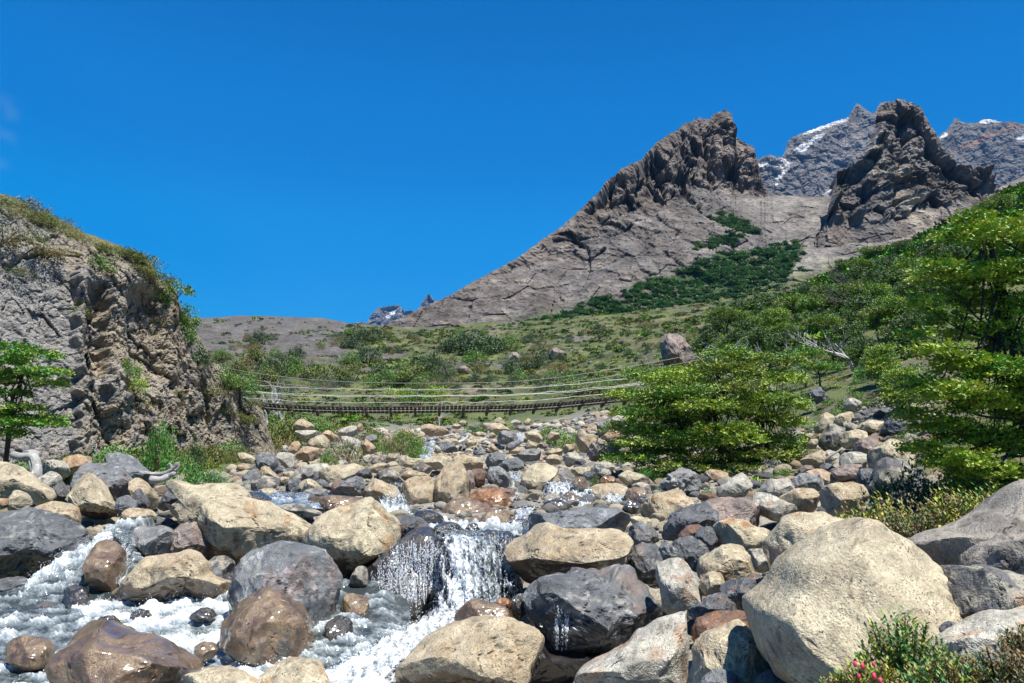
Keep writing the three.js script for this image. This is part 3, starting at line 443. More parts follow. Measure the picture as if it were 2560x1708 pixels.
const near = [
  ['A', 'brown', 5.7, '390,1230 410,1190 450,1165 520,1158 600,1180 680,1225 760,1270 880,1290 980,1320 1090,1380 1170,1440 1225,1500 1200,1620 1100,1720 700,1760 500,1740 420,1560 385,1400', 'long smooth brown wet boulder lying in the white rapids', { speck: 0.8, f: 2, ay: -0.3, t: 0.6 }],
  ['A', 'cream', 5.5, '1150,1560 1230,1510 1330,1485 1450,1480 1560,1505 1640,1550 1720,1640 1600,1760 1200,1760', 'low cream boulder top beside the long brown wet boulder', { speck: 0.5 }],
  ['A', 'cream', 5.6, '1640,1600 1700,1500 1760,1450 1830,1420 1930,1408 2030,1420 2080,1470 2110,1540 2140,1640 2000,1740 1650,1740', 'rounded cream boulder at the foot of the rapids below the brown round boulder', { speck: 0.7 }],
  ['A', 'brown', 6.6, '1400,1250 1430,1160 1500,1100 1560,1030 1650,985 1740,975 1830,1000 1910,1060 1960,1140 1990,1230 2010,1300 2005,1400 1940,1460 1800,1460 1600,1420 1450,1330', 'round glossy brown boulder in front of the big dark grey boulder', { streak: 0.8, f: 2, speck: 0.4 }],
  ['A', 'grey', 7.1, '1450,1060 1480,980 1530,890 1570,800 1620,740 1680,690 1780,665 1880,680 2000,720 2100,770 2170,830 2195,900 2170,1000 2130,1140 2100,1290 2040,1420 1800,1450 1560,1350 1470,1200', 'big dark grey boulder with a pale flat top above the rapids', { wet: 0.52, f: 4, ay: -0.02, n: 3 }],
  ['A', 'cream', 9.0, '1320,560 1335,450 1370,390 1450,375 1600,378 1700,390 1780,440 1880,490 1960,540 2010,580 2000,660 1950,700 1800,740 1600,790 1500,820 1400,800 1330,760 1310,650', 'big cream boulder with a few black streaks on its face', { streak: 0.75, f: 2, ay: 0.05, n: 3 }],
  ['A', 'cream', 10.2, '1090,280 1150,262 1230,285 1400,290 1520,285 1580,320 1600,380 1500,450 1330,540 1200,560 1100,540 1080,470 1010,445 1090,430 1170,370 1110,330', 'flat tan boulder sloping down to the left cascade', { wet: 0.16, streak: 0.4 }],
  ['A', 'cream', 10.2, '405,260 430,215 500,207 570,215 620,260 670,330 720,400 775,480 760,515 680,530 560,525 520,460 470,400 420,330', 'tall cream boulder leaning to the right against the slate grey boulders', { wet: 0.14, f: 3, t: 0.42 }],
  ['A', 'grey', 11.2, '425,200 480,155 560,135 640,130 720,150 780,190 830,240 865,290 850,340 800,370 720,400 600,440 460,420 415,300', 'smooth blue grey boulder behind the leaning cream boulder', {}],
  ['A', 'grey', 12.2, '670,130 740,90 800,92 860,120 900,165 940,220 970,300 960,380 860,420 700,380 660,220', 'blue grey sloping boulder behind the other smooth grey one', {}],
  ['A', 'cream', 9.9, '-160,190 -60,150 0,145 80,160 160,210 200,270 260,300 310,340 320,390 240,415 200,410 100,370 0,360 -150,390', 'long cream boulder above the big dark slab by the left cascade', { speck: 0.4 }],
  ['A', 'cream', 9.4, '40,370 70,335 120,325 165,345 195,400 180,440 110,460 50,440', 'small oval cream stone under the long cream boulder', {}],
  ['A', 'tan', 9.2, '185,430 260,400 400,405 470,430 500,490 500,560 460,600 360,600 240,560', 'tan boulder with a brown wet end beside the left cascade', { wet: 0.4 }],
  ['A', 'dgrey', 8.5, '-170,500 0,470 30,445 110,435 200,450 280,480 340,510 430,560 500,600 530,640 535,720 480,800 400,880 290,930 160,960 0,960 -170,940', 'large dark slate boulder with pale veins beside the left cascade', { wet: 0.42, vein: 0.7, f: 6, n: 3 }],
  ['A', 'peach', 9.3, '-30,390 0,375 40,380 50,420 10,450 -30,440', 'small peach stone at the end of the long cream boulder', {}],
  ['A', 'dgrey', 10.3, '320,330 345,270 380,262 410,300 440,380 450,440 370,450 330,415', 'narrow dark stone wedged beside the leaning cream boulder', {}],
  ['A', 'pale', 10.9, '230,260 270,210 320,197 370,215 385,270 370,330 320,360 250,340', 'pale stone below the bleached driftwood stump', {}],
  ['A', 'pale', 12.5, '265,190 290,150 340,125 400,140 435,180 430,240 330,250', 'pale rounded stone with grass growing at its edge', {}],
  ['A', 'peach', 13, '395,150 450,105 510,97 570,115 590,150 560,210 420,210', 'orange tan stone at the edge of the heather below the cliff', {}],
  ['A', 'tan', 10.9, '840,270 880,245 930,270 980,330 1015,400 1000,450 940,470 890,400 850,330', 'smooth tan stone sloping beside the blue grey boulders', { f: 2 }],
  ['A', 'grey', 10, '715,400 760,365 820,362 865,390 875,430 840,480 760,495 725,450', 'small blocky grey stone under the smooth blue grey boulder', {}],
  ['A', 'dgrey', 10.3, '850,340 890,310 920,350 955,400 950,450 900,470 860,430', 'small dark grey stone beside the sloping tan stone', {}],
  ['A', 'dgrey', 10.7, '1020,370 1050,325 1110,318 1160,335 1175,365 1150,430 1080,460 1020,440', 'dark grey stone against the flat tan boulder', {}],
  ['A', 'tan', 9.6, '775,510 830,445 900,435 970,460 1000,500 960,560 800,570', 'tan stone at the lip of the left cascade', { wet: 0.35 }],
  ['A', 'lgrey', 8.5, '855,590 900,555 980,560 1060,560 1095,590 1100,680 1070,760 960,810 890,800 860,740 848,650', 'square grey green block with wet sides in the left cascade', { wet: 0.2, n: 4, f: 6 }],
  ['A', 'pink', 8.7, '1110,565 1160,530 1250,530 1310,550 1332,600 1330,690 1300,760 1200,760 1130,700 1108,630', 'square pinkish grey block beside the big streaked cream boulder', { n: 3.6, vein: 0.5 }],
  ['A', 'brown', 7.9, '545,740 560,690 600,650 670,648 740,670 775,710 775,800 772,900 745,1010 640,1040 550,1010 535,850', 'upright brown wet block standing in the left cascade', { n: 3.4, f: 6 }],
  ['A', 'tan', 7.7, '740,985 800,930 880,850 940,780 1000,755 1100,745 1180,715 1260,735 1320,800 1330,860 1360,885 1440,920 1490,935 1470,1000 1400,1040 1000,1060 760,1040', 'pale tan mound of rock with a brown wet skirt above the pool', { wet: 0.34, ay: -0.05 }],
  ['A', 'mott', 8.3, '1325,800 1370,755 1430,745 1490,770 1512,805 1490,870 1420,900 1345,880', 'small mottled stone under the big streaked cream boulder', {}],
  ['A', 'grey', 8.1, '1335,865 1380,825 1420,840 1435,890 1400,930 1345,920', 'little grey stone at the foot of the pale tan mound', {}],
  ['A', 'dark', 8.0, '1430,890 1500,845 1550,855 1540,930 1460,950', 'dark wet stone between the tan mound and the big grey boulder', {}],
  ['A', 'mott', 7.6, '-60,1050 50,1030 140,1040 190,1080 215,1120 120,1180 -60,1180', 'flat tan stone half under water at the edge of the pool', { wet: 0.4 }],
  ['A', 'dark', 7.5, '410,980 450,940 510,945 555,990 560,1060 480,1110 415,1070', 'small dark purple stone in the pool under the brown block', {}],
  ['A', 'dgrey', 7.9, '-80,930 60,885 130,890 200,935 200,1010 60,1040 -80,1030', 'wet grey slab at the foot of the large dark slate boulder', { wet: 0.5 }],
  ['A', 'dark', 7.05, '600,1190 640,1140 720,1135 770,1180 760,1240 620,1250', 'low black stone washed by the rapids behind the long brown boulder', {}],
  ['A', 'dark', 7.2, '840,1130 880,1095 950,1100 980,1150 920,1200 850,1190', 'small black stone poking out of the rapids below the tan mound', {}],
  ['A', 'brown', 6.35, '1230,1360 1280,1310 1370,1310 1400,1360 1360,1420 1250,1420', 'small brown stone poking out of the white rapids', {}],
  ['A', 'dark', 7.1, '1230,1130 1280,1085 1350,1090 1390,1140 1330,1190 1240,1180', 'dark stone in the rapids beside the big grey boulder', {}],
  ['A', 'dgrey', 7.45, '180,1080 250,1050 360,1055 400,1095 330,1140 200,1130', 'flat dark stone under clear water at the edge of the pool', { wet: 0.9 }],
  ['A', 'brown', 6.3, '40,1330 120,1270 260,1280 330,1350 300,1470 120,1490 40,1420', 'tan brown stone under the rushing water beside the long brown boulder', {}],
  ['B', 'cream', 8.5, '-80,650 -60,590 0,520 60,470 150,420 230,385 290,362 340,375 390,420 430,470 480,510 520,560 527,610 510,660 450,710 380,745 280,805 200,860 150,885 110,860 60,790 20,740 -40,710', 'big pale cream boulder propped above the waterfall with a brown underside', { wet: 0.1, ay: 0.0, n: 2.9, f: 3, speck: 0.3 }],
  ['B', 'dgrey', 8.9, '470,500 560,480 640,490 692,530 700,580 650,660 560,690 510,660', 'dark grey stone with rusty spots at the lip of the waterfall', { rust: 0.5 }],
  ['B', 'dark', 8.2, '290,930 330,830 400,740 500,670 600,610 690,590 770,640 790,760 785,900 770,1040 740,1170 600,1210 450,1200 330,1190 280,1060', 'black dripping rock wall to the left of the white waterfall', { rough: 1.6, n: 3 }],
  ['B', 'dark', 8.25, '960,700 1060,600 1200,580 1290,640 1300,800 1290,960 1250,1080 1100,1120 1000,1100 960,950', 'black dripping rock to the right of the white waterfall', { rough: 1.6, n: 3 }],
  ['B', 'brown', 7.4, '140,1070 160,1010 230,985 300,1005 325,1080 310,1190 230,1260 160,1210', 'brown wet stone at the foot of the black dripping wall', {}],
  ['B', 'dark', 6.9, '30,1210 80,1140 160,1130 212,1180 220,1270 180,1380 80,1420 25,1350', 'dark glistening stone beside the round brown boulder', { rough: 1.4 }],
  ['B', 'mott', 7.9, '195,890 240,820 290,815 312,850 300,940 220,960', 'small round stone in the dark hollow under the propped cream boulder', {}],
  ['B', 'mott', 8.3, '-10,720 20,690 55,700 60,740 20,755', 'fist sized grey pebble lodged under the propped cream boulder', {}],
  ['B', 'tan', 6.0, '470,1510 540,1420 640,1320 740,1250 840,1200 960,1160 1080,1142 1220,1150 1320,1190 1390,1220 1422,1270 1415,1350 1380,1440 1340,1540 1230,1580 1160,1640 1000,1700 700,1700 500,1640', 'big flat topped brown and cream boulder below the waterfall', { wet: 0.3, speck: 0.6, f: 3, n: 2.8, ay: -0.05, ax: 0.14 }],
  ['B', 'brown', 6.8, '865,1180 880,1110 920,1060 980,1025 1050,1030 1120,1050 1190,1075 1235,1110 1240,1180 1100,1240 950,1260', 'brown wet stone between the waterfall and the flat topped boulder', { speck: 0.4 }],
  ['B', 'rust', 7.05, '1120,1050 1170,1018 1220,1030 1230,1070 1190,1110 1130,1100', 'small orange stone in front of the dark block', {}],
  ['B', 'tan', 7.75, '1195,690 1220,650 1290,610 1360,590 1400,555 1470,545 1560,565 1700,570 1800,575 1900,575 1980,605 2017,650 2012,710 1965,745 1945,790 1925,850 1850,870 1700,860 1560,890 1450,930 1390,950 1320,920 1240,840 1205,760', 'big tan boulder with a wet brown underside beside the waterfall', { wet: 0.38, n: 2.9, ay: 0.0, streak: 0.3 }],
  ['B', 'dgrey', 6.9, '1330,1020 1360,960 1430,900 1560,870 1700,860 1850,850 1960,825 2040,850 2090,920 2150,1000 2212,1090 2215,1160 2160,1220 2050,1280 1930,1350 1800,1420 1700,1450 1560,1460 1420,1400 1390,1230 1345,1130', 'huge dark wet angular block under the tan boulder', { wet: 0.55, n: 3.4, f: 8 }],
  ['B', 'dark', 6.9, '1225,1090 1250,1010 1310,990 1345,1020 1340,1100 1290,1160 1240,1150', 'small black wet stone at the side of the huge dark block', {}],
  ['B', 'redbr', 6.75, '1330,1100 1370,1060 1425,1075 1430,1130 1380,1170 1335,1150', 'small reddish wet stone at the corner of the huge dark block', {}],
  ['B', 'dark', 6.5, '1250,1210 1400,1300 1500,1420 1700,1440 1760,1420 1700,1500 1500,1560 1330,1540', 'black wet rock in the trickle below the huge dark block', {}],
  ['B', 'grey', 9.1, '1300,570 1330,490 1430,475 1560,470 1700,445 1850,440 1960,465 2012,500 2010,580 1980,640 1800,650 1500,640 1340,640', 'long smooth grey slab behind the tan boulder', { f: 3, n: 3 }],
  ['B', 'grey', 8.8, '1985,570 2060,530 2130,550 2185,590 2180,660 2090,720 2005,690', 'grey stone at the end of the long smooth slab', {}],
  ['B', 'dgrey', 7.8, '1985,790 2030,690 2100,655 2180,660 2215,700 2195,820 2160,930 2080,930 2005,860', 'upright dark grey stone beside the tan boulder', {}],
  ['B', 'dark', 9.2, '690,630 740,560 820,530 900,560 945,605 860,640 760,650', 'dark wet stone at the left of the waterfall lip', { rough: 1.4 }],
  ['B', 'dark', 9.5, '925,595 960,545 1010,540 1028,590 970,615', 'small black stone in the middle of the waterfall lip', {}],
  ['B', 'tan', 8.75, '1035,615 1150,585 1235,600 1225,660 1080,670', 'submerged tan ledge at the waterfall lip', { wet: 0.5 }],
  ['B', 'dark', 10.4, '590,480 700,450 785,490 790,530 690,545', 'dark wet stone behind the rusty spotted one', {}],
  ['B', 'dark', 10.6, '1190,560 1230,520 1320,510 1370,550 1300,600 1210,600', 'dark wet stone under the narrow chute', {}],
  ['B', 'cream', 9.6, '1995,510 2060,490 2130,515 2145,560 2060,580', 'small cream stone behind the long smooth slab', {}],
  ['C', 'pale', 5.6, '-420,1500 -390,1440 -310,1385 -180,1320 -60,1255 0,1190 100,1130 200,1090 300,1068 345,1095 355,1250 340,1420 300,1600 -100,1680 -430,1620', 'pale slab with a white edge in front of the huge dark block', { f: 3, n: 3.4, t: 0.35, ay: -0.1 }],
  ['B', 'tan', 13, '705,430 720,350 740,280 770,220 800,170 830,135 870,130 910,150 940,180 962,230 960,300 955,380 930,440 830,500 740,490', 'tall pointed cream boulder standing over the stream', { wet: 0.16, streak: 0.5, f: 4 }],
  ['B', 'tan', 12.8, '515,340 540,270 600,240 680,230 730,250 740,300 725,400 650,470 580,450 545,400', 'round tan boulder with a dark stain beside the pointed boulder', { streak: 0.6 }],
  ['B', 'brown', 12, '775,480 820,420 860,380 950,375 1030,400 1065,440 1060,510 980,560 900,550 840,510', 'brown stone with pale vertical streaks in front of the pointed boulder', { streak: 0.5 }],
  ['B', 'rust', 12.6, '950,370 1020,315 1100,305 1170,320 1220,370 1252,420 1220,470 1100,480 1040,460 970,420', 'glossy orange brown boulder in the middle of the stream', {}],
  ['B', 'brown', 11, '1025,540 1060,470 1120,450 1200,460 1242,500 1245,590 1180,630 1080,620', 'round speckled brown stone above the waterfall lip', { speck: 0.6 }],
  ['B', 'mott', 10.6, '870,530 910,515 945,535 935,560 890,560', 'small pale stone above the waterfall lip', {}],
  ['B', 'lgrey', 14, '1072,230 1100,165 1150,160 1200,210 1242,270 1240,310 1180,335 1110,320 1078,285', 'smooth grey green boulder beside the orange brown one', {}],
  ['B', 'cream', 13.8, '1275,380 1300,250 1340,190 1400,145 1470,142 1520,170 1535,200 1500,260 1480,320 1450,400 1400,450 1300,440', 'egg shaped cream boulder with brown wet foot beside the upper cascade', { wet: 0.42, f: 2, ay: 0.02 }],
  ['B', 'dark', 12, '1420,440 1480,385 1540,380 1612,420 1625,460 1500,490', 'dark wet stone below the upper cascade', {}],
  ['B', 'tan', 13, '1735,310 1800,285 1900,280 1985,300 1985,350 1920,380 1850,420 1780,440 1750,370', 'flat tan and brown stone between two upper cascades', { wet: 0.4 }],
  ['B', 'brown', 12.6, '1945,420 1970,330 2020,300 2090,315 2115,355 2090,420 2000,460', 'brown stone to the right of the upper cascades', {}],
  ['B', 'lgrey', 15, '1478,240 1530,190 1600,180 1662,235 1650,280 1540,295', 'grey stone behind the egg shaped cream boulder', {}],
  ['C', 'tan', 11, '5,440 60,360 170,310 250,305 300,340 332,410 310,470 200,510 120,530 40,510', 'knobbly tan boulder at the right side of the stream', { rough: 1.5 }],
  ['B', 'redbr', 14, '980,190 1040,180 1072,210 1060,280 1010,320 980,280', 'reddish brown stone between the pointed boulder and the grey green one', {}],
  ['B', 'pink', 13.7, '935,220 965,190 992,220 995,320 965,350 935,300', 'purple brown stone behind the pointed boulder', {}],
  ['C', 'cream', 4.7, '680,1050 690,1000 760,940 850,840 900,750 980,690 1100,620 1200,560 1300,510 1380,497 1460,510 1560,560 1650,610 1750,680 1830,770 1890,850 1922,900 1917,960 1880,1040 1830,1130 1780,1210 1650,1330 1500,1430 1350,1510 1150,1545 1000,1530 880,1470 800,1400 740,1290 700,1180', 'huge rounded cream boulder with dark specks beside a flowering shrub', { speck: 0.75, f: 0, n: 2.3, ay: -0.1, ax: -0.08, t: 0.62, rough: 0.6, streak: 0.2, rust: 0 }],
  ['C', 'cream', 6.3, '780,650 810,580 860,520 930,470 1020,438 1120,440 1200,475 1270,495 1340,560 1300,680 1150,780 950,810 840,795 795,730', 'cream boulder with a brown wet base behind the huge cream boulder', { wet: 0.42 }],
  ['C', 'pale', 6.7, '108,790 130,745 190,725 270,730 310,780 350,860 372,960 350,1030 290,1080 210,1100 150,1050 118,890', 'upright pale oblong stone among dark stones', { n: 3, f: 4 }],
  ['C', 'cream', 7.0, '358,800 380,730 450,680 520,640 580,633 640,660 690,740 718,815 690,870 560,890 440,890 375,850', 'cream boulder with a brown stained corner behind the upright pale stone', { rust: 0.35, n: 2.9 }],
  ['C', 'cream', 6.6, '365,870 420,815 480,812 527,835 530,890 480,975 420,975 375,915', 'small rounded cream stone beside the upright pale stone', {}],
  ['C', 'pale', 7.3, '645,690 700,665 780,675 820,740 810,800 740,815 685,780', 'flat pale stone behind the brown stained cream boulder', {}],
  ['C', 'cream', 8, '440,555 490,500 560,488 640,500 720,530 825,550 820,610 720,670 650,695 560,680 480,660', 'cream boulder with a rust spot and a dark end', { rust: 0.6, f: 2 }],
  ['C', 'pink', 9.5, '375,410 420,365 500,355 640,362 700,375 740,420 770,475 750,540 620,550 500,540 430,500', 'flat pinkish brown slab behind the dark angular stones', { f: 2, n: 3 }],
  ['C', 'dgrey', 8.8, '145,575 180,490 250,430 330,395 400,385 450,400 485,455 480,520 420,560 300,580 240,620 165,625', 'dark blue grey angular boulder in front of the pinkish slab', {}],
  ['C', 'redbr', 8.3, '235,585 300,520 370,520 385,560 340,620 255,620', 'purplish stone in front of the dark angular boulder', {}],
  ['C', 'dgrey', 8, '335,610 370,540 420,530 460,570 482,635 460,700 395,690', 'dark cracked stone beside the rust spotted cream boulder', {}],
  ['C', 'dgrey', 7.5, '185,650 260,600 340,600 400,650 418,705 380,800 300,800 250,720', 'dark stone behind the upright pale stone', {}],
  ['C', 'lgrey', 7.4, '115,650 150,605 180,660 240,700 270,735 180,760 135,720', 'narrow grey green stone behind the upright pale stone', {}],
  ['C', 'dgrey', 6.4, '495,940 520,870 580,850 680,860 790,880 815,915 760,990 700,1020 610,1050 545,990', 'dark wet stone beside the huge cream boulder', { wet: 0.5 }],
  ['C', 'brown', 6.7, '610,880 680,825 740,825 825,865 820,920 700,940', 'flat brown wet stone behind the huge cream boulder', {}],
  ['C', 'dgrey', 6.1, '290,1050 370,1000 430,960 500,945 560,970 605,1035 590,1090 450,1110 340,1110', 'flat layered slate stone in front of the upright pale stone', {}],
  ['C', 'redbr', 5.75, '330,1200 350,1110 420,1070 540,1050 640,1045 695,1065 680,1150 560,1220 400,1290 345,1290', 'rust stained dark stone beside the huge cream boulder', { rust: 0.7 }],
  ['C', 'cream', 5.2, '305,1500 340,1380 350,1280 400,1210 480,1160 560,1120 650,1080 710,1180 750,1290 810,1390 800,1470 700,1560 500,1640 310,1640', 'cream boulder leaning on the huge cream boulder', { f: 4 }],
  ['C', 'grey', 4.9, '370,1500 450,1415 540,1420 650,1490 640,1600 400,1620', 'blue grey stone at the foot of the leaning cream boulder', {}],
  ['C', 'dgrey', 4.85, '710,1470 800,1410 900,1450 960,1500 900,1600 720,1600', 'dark stone under the huge cream boulder', {}],
  ['C', 'tan', 9.6, '855,360 930,310 1010,290 1090,300 1118,340 1115,410 1050,450 970,445 890,410', 'tan angular stone with a broken face', { f: 6 }],
  ['C', 'tan', 9.0, '1112,350 1140,285 1200,265 1300,255 1360,280 1388,340 1350,420 1300,500 1210,480 1120,410', 'big tan boulder with a broken overhanging face', { f: 6, n: 3, ay: 0.0 }],
  ['C', 'pale', 10.5, '735,290 790,245 860,235 930,235 975,270 960,330 850,370 770,335', 'pale flat topped stone above the grey oblong slab', {}],
  ['C', 'pale', 9.6, '685,335 720,305 780,320 850,360 920,390 995,430 970,490 850,500 750,470 710,410', 'long pale grey slab lying below the flat topped stones', {}],
  ['C', 'lgrey', 11, '905,250 1000,205 1080,210 1125,235 1120,310 1000,330 930,300', 'smooth grey boulder behind the flat topped stones', {}],
  ['C', 'peach', 11.6, '1015,200 1090,178 1170,200 1222,240 1225,290 1130,320 1090,260', 'smooth orange cream boulder beside the smooth grey one', { f: 2 }],
  ['C', 'lgrey', 13, '125,340 140,260 180,205 250,180 320,190 372,240 375,310 340,360 260,360 180,350', 'lumpy dark grey boulder in front of the beech thicket', { rough: 2 }],
  ['C', 'pale', 12, '475,340 500,280 560,240 640,195 700,195 708,240 660,300 620,360 530,385', 'pale slab tilted on the right bank below the thicket', {}],
  ['C', 'peach', 14, '385,230 410,185 470,180 532,205 530,250 440,265', 'small peach stone below the beech thicket', {}],
  ['C', 'grey', 15, '495,200 560,155 620,150 665,170 650,215 540,225', 'grey stone at the foot of the beech thicket', {}],
  ['C', 'mott', 9.9, '1385,360 1410,270 1450,170 1500,115 1560,105 1640,130 1670,250 1600,380 1420,400', 'cream boulder with dark speckles beside the yellow green shrubs', { speck: 0.8 }],
  ['C', 'dgrey', 10.4, '1335,280 1350,180 1400,165 1435,195 1420,300 1370,340', 'dark stone wedged beside the speckled cream boulder', {}],
  ['C', 'pale', 12, '1225,140 1260,85 1330,68 1390,85 1405,135 1370,185 1250,185', 'white stone on top of the purple brown one', {}],
  ['C', 'pink', 11.4, '1175,200 1230,160 1320,140 1365,150 1360,215 1260,245 1190,235', 'purple brown stone under the white stone', {}],
  ['C', 'ledge', 5.3, '1680,640 1760,590 1900,560 2010,510 2090,460 2180,430 2280,340 2350,280 2470,220 2560,240 2560,480 2400,560 2250,620 2180,680 2050,780 1950,860 1850,870 1760,760', 'long grey brown ledge sloping up to the big beech', { f: 3, n: 3, t: 0.4, streak: 0.4 }],
  ['C', 'ledge', 4.95, '2030,720 2110,640 2200,600 2300,560 2450,500 2600,480 2600,860 2300,880 2120,850 2010,800', 'smooth grey slab below the sloping ledge', { n: 3.4, f: 2 }],
  ['C', 'mott', 4.45, '1870,850 1920,770 2050,780 2200,800 2450,840 2600,860 2600,1100 2250,1140 2150,1160 2000,1210 1890,1190 1850,1090 1880,950', 'grey mottled boulder beside the huge cream boulder', { f: 5, n: 3, speck: 0.6 }],
  ['C', 'pale', 4.0, '1810,1310 1870,1230 1980,1180 2080,1130 2180,1090 2260,1060 2450,1040 2600,1050 2600,1450 2300,1520 2100,1520 1880,1460', 'bluish grey slab under the flowering shrub', { n: 3.4, f: 5, blush: 0 }],
  ['C', 'grey', 8, '1905,300 1940,230 2010,195 2090,205 2145,250 2155,340 2050,390 1930,370', 'smooth grey boulder in the shade of the big beech', {}],
  ['C', 'grey', 4.25, '1840,1150 1900,1110 1950,1130 1995,1180 1960,1230 1870,1220', 'small grey stone between the mottled boulder and the bluish slab', {}],
];
for (const r of near) { if ((r[0] === 'A' || (r[0] === 'B' && r[3].length > 40)) && r[2] < 9.4 && r[5] && r[5].wet === undefined && r[1] !== 'dark' && r[1] !== 'brown') r[5].wet = 0.15; rock(...r); }

const tones = { cream: 'cream', pale: 'pale grey', tan: 'tan', peach: 'peach coloured', pink: 'pinkish grey', grey: 'blue grey', lgrey: 'light grey', dgrey: 'dark slate', dark: 'black wet', brown: 'brown wet', rust: 'orange brown', redbr: 'reddish', mott: 'mottled' };
const zones = {
  D: ['among the stones between the cliff and the stream', 'stones between the cliff and the stream'], E: ['in the stream bed below the footbridge', 'stones below the footbridge'],
  G: ['on the bank to the left of the beech thicket', 'stones left of the beech thicket'], R: ['on the boulder slope to the right of the beech thicket', 'stones on the boulder slope'], V: ['lying on the grassy valley floor', 'rocks on the valley floor'],
};
const set = (frame, list) => { for (const s of list.trim().split('\n')) { const [kind, dd, ...pts] = s.trim().split(/\s+/); const q = nums(pts.join(' ')), bw = Math.max(...q.map((v) => v[0])) - Math.min(...q.map((v) => v[0])), bh = Math.max(...q.map((v) => v[1])) - Math.min(...q.map((v) => v[1])), sw = bw / FR[frame][2], form = (sw > 55 ? 'big ' : sw < 28 ? 'small ' : '') + (bw / bh > 1.75 ? 'flat ' : bw / bh < 0.95 ? 'upright ' : '');
  rock(frame, kind, +dd, pts.join(' '), `${form}${tones[kind]} boulder ${zones[frame][0]}`, kind === 'brown' || kind === 'dark' ? {} : frame === 'E' || frame === 'D' ? { streak: 0.25 } : {}, form + tones[kind] + ' ' + zones[frame][1]); } };
set('D', `
grey 16 215,740 280,650 350,600 440,605 520,680 580,780 615,870 590,970 480,980 400,900 300,860
tan 15.2 280,870 320,800 400,800 460,860 530,930 592,1000 570,1050 450,1040 330,1000 285,940
grey 14.6 15,1060 60,930 120,840 200,840 270,900 290,960 260,1080 150,1170 50,1160
mott 13.6 135,1130 190,1010 290,960 420,980 525,1020 535,1110 400,1170 220,1190
cream 12.6 230,1175 370,1130 480,1110 525,1150 540,1230 420,1265 290,1230
dgrey 12.8 645,1200 670,1090 740,980 820,1000 850,1080 905,1140 910,1240 750,1270
cream 12.9 900,1140 950,1040 1000,970 1080,1010 1150,1070 1205,1115 1150,1180 920,1190
lgrey 12.3 910,1180 1000,1130 1150,1120 1285,1130 1270,1220 1150,1260 1000,1280 920,1240
grey 13.6 1085,1000 1200,990 1280,1040 1325,1110 1300,1170 1150,1150
cream 14 1140,940 1180,850 1280,800 1450,790 1650,765 1760,790 1845,830 1780,920 1660,1010 1560,1070 1450,1120 1340,1130 1280,1080 1190,1020
pale 15.5 755,930 800,850 900,800 1050,770 1270,745 1315,785 1260,860 1170,910 960,960 900,1000 850,1020 790,990
grey 14.6 885,990 940,900 1050,880 1175,860 1165,960 1130,1030 1000,1040
dgrey 13.8 1665,955 1740,870 1830,825 1900,850 1955,920 1940,990 1820,980 1720,980
grey 12.6 1245,1220 1330,1150 1460,1080 1570,1000 1700,940 1800,925 1855,960 1840,1070 1760,1190 1600,1260 1400,1280
brown 10.9 940,1280 1050,1240 1300,1235 1700,1255 1790,1260 1760,1360 1600,1500 1250,1520 1080,1480 945,1370
dark 11 100,1190 300,1185 420,1255 560,1350 620,1410 500,1450 150,1330
mott 10.0 590,1380 750,1345 950,1370 1100,1430 1220,1500 900,1560 630,1500
tan 12.6 1755,1260 1800,1100 1860,970 1950,960 2050,1010 2180,1050 2280,1100 2335,1200 2340,1310 2200,1380 2000,1380 1840,1330
mott 13.8 1950,950 2040,880 2140,840 2250,850 2345,950 2410,1030 2200,1070 2020,1050
peach 22 715,530 760,460 840,420 890,470 850,580 780,620 735,590
cream 23 990,440 1070,380 1200,330 1240,350 1305,440 1280,520 1130,545 1050,500
peach 20 815,650 880,560 970,510 1090,510 1195,560 1160,660 1080,720 950,720 850,700
pale 27 790,330 820,280 950,275 1100,270 1195,310 1170,370 1000,400 880,370
tan 30 775,220 840,140 920,105 1020,150 1085,210 1090,290 950,300 840,280
peach 26 1205,330 1300,265 1370,310 1445,360 1450,430 1350,440 1270,410
pale 27 1425,320 1500,250 1600,210 1710,220 1735,275 1680,350 1570,390 1470,380
pale 24 1445,370 1560,360 1740,410 1765,480 1740,600 1680,560 1640,470 1490,440
peach 21.5 1780,570 1790,440 1840,390 1920,450 1995,530 1970,600 1880,650 1800,630
lgrey 24 1795,410 1940,330 2000,350 2010,430 1930,480 1870,450
pale 21 580,550 620,490 680,490 718,550 690,600 595,600
pale 18.6 535,630 640,590 780,620 805,700 790,810 650,820 590,740
cream 17.5 -40,610 80,600 180,650 238,700 210,770 100,760 -40,740
peach 16.5 -30,770 80,800 190,835 140,890 -30,900
cream 15 595,940 640,880 720,890 725,940 650,960
cream 14.4 585,1010 620,950 712,960 710,1030 640,1060
tan 15.5 1875,840 1960,770 2080,745 2205,760 2200,840 2050,900 1920,890
mott 17 1900,720 2000,650 2100,650 2155,720 2100,780 1940,780
pale 17.5 1800,680 1860,620 1950,640 1950,710 1850,760
tan 18 2135,670 2200,610 2285,640 2275,720 2160,720
peach 24 1715,240 1740,170 1795,170 1800,260 1750,300`);
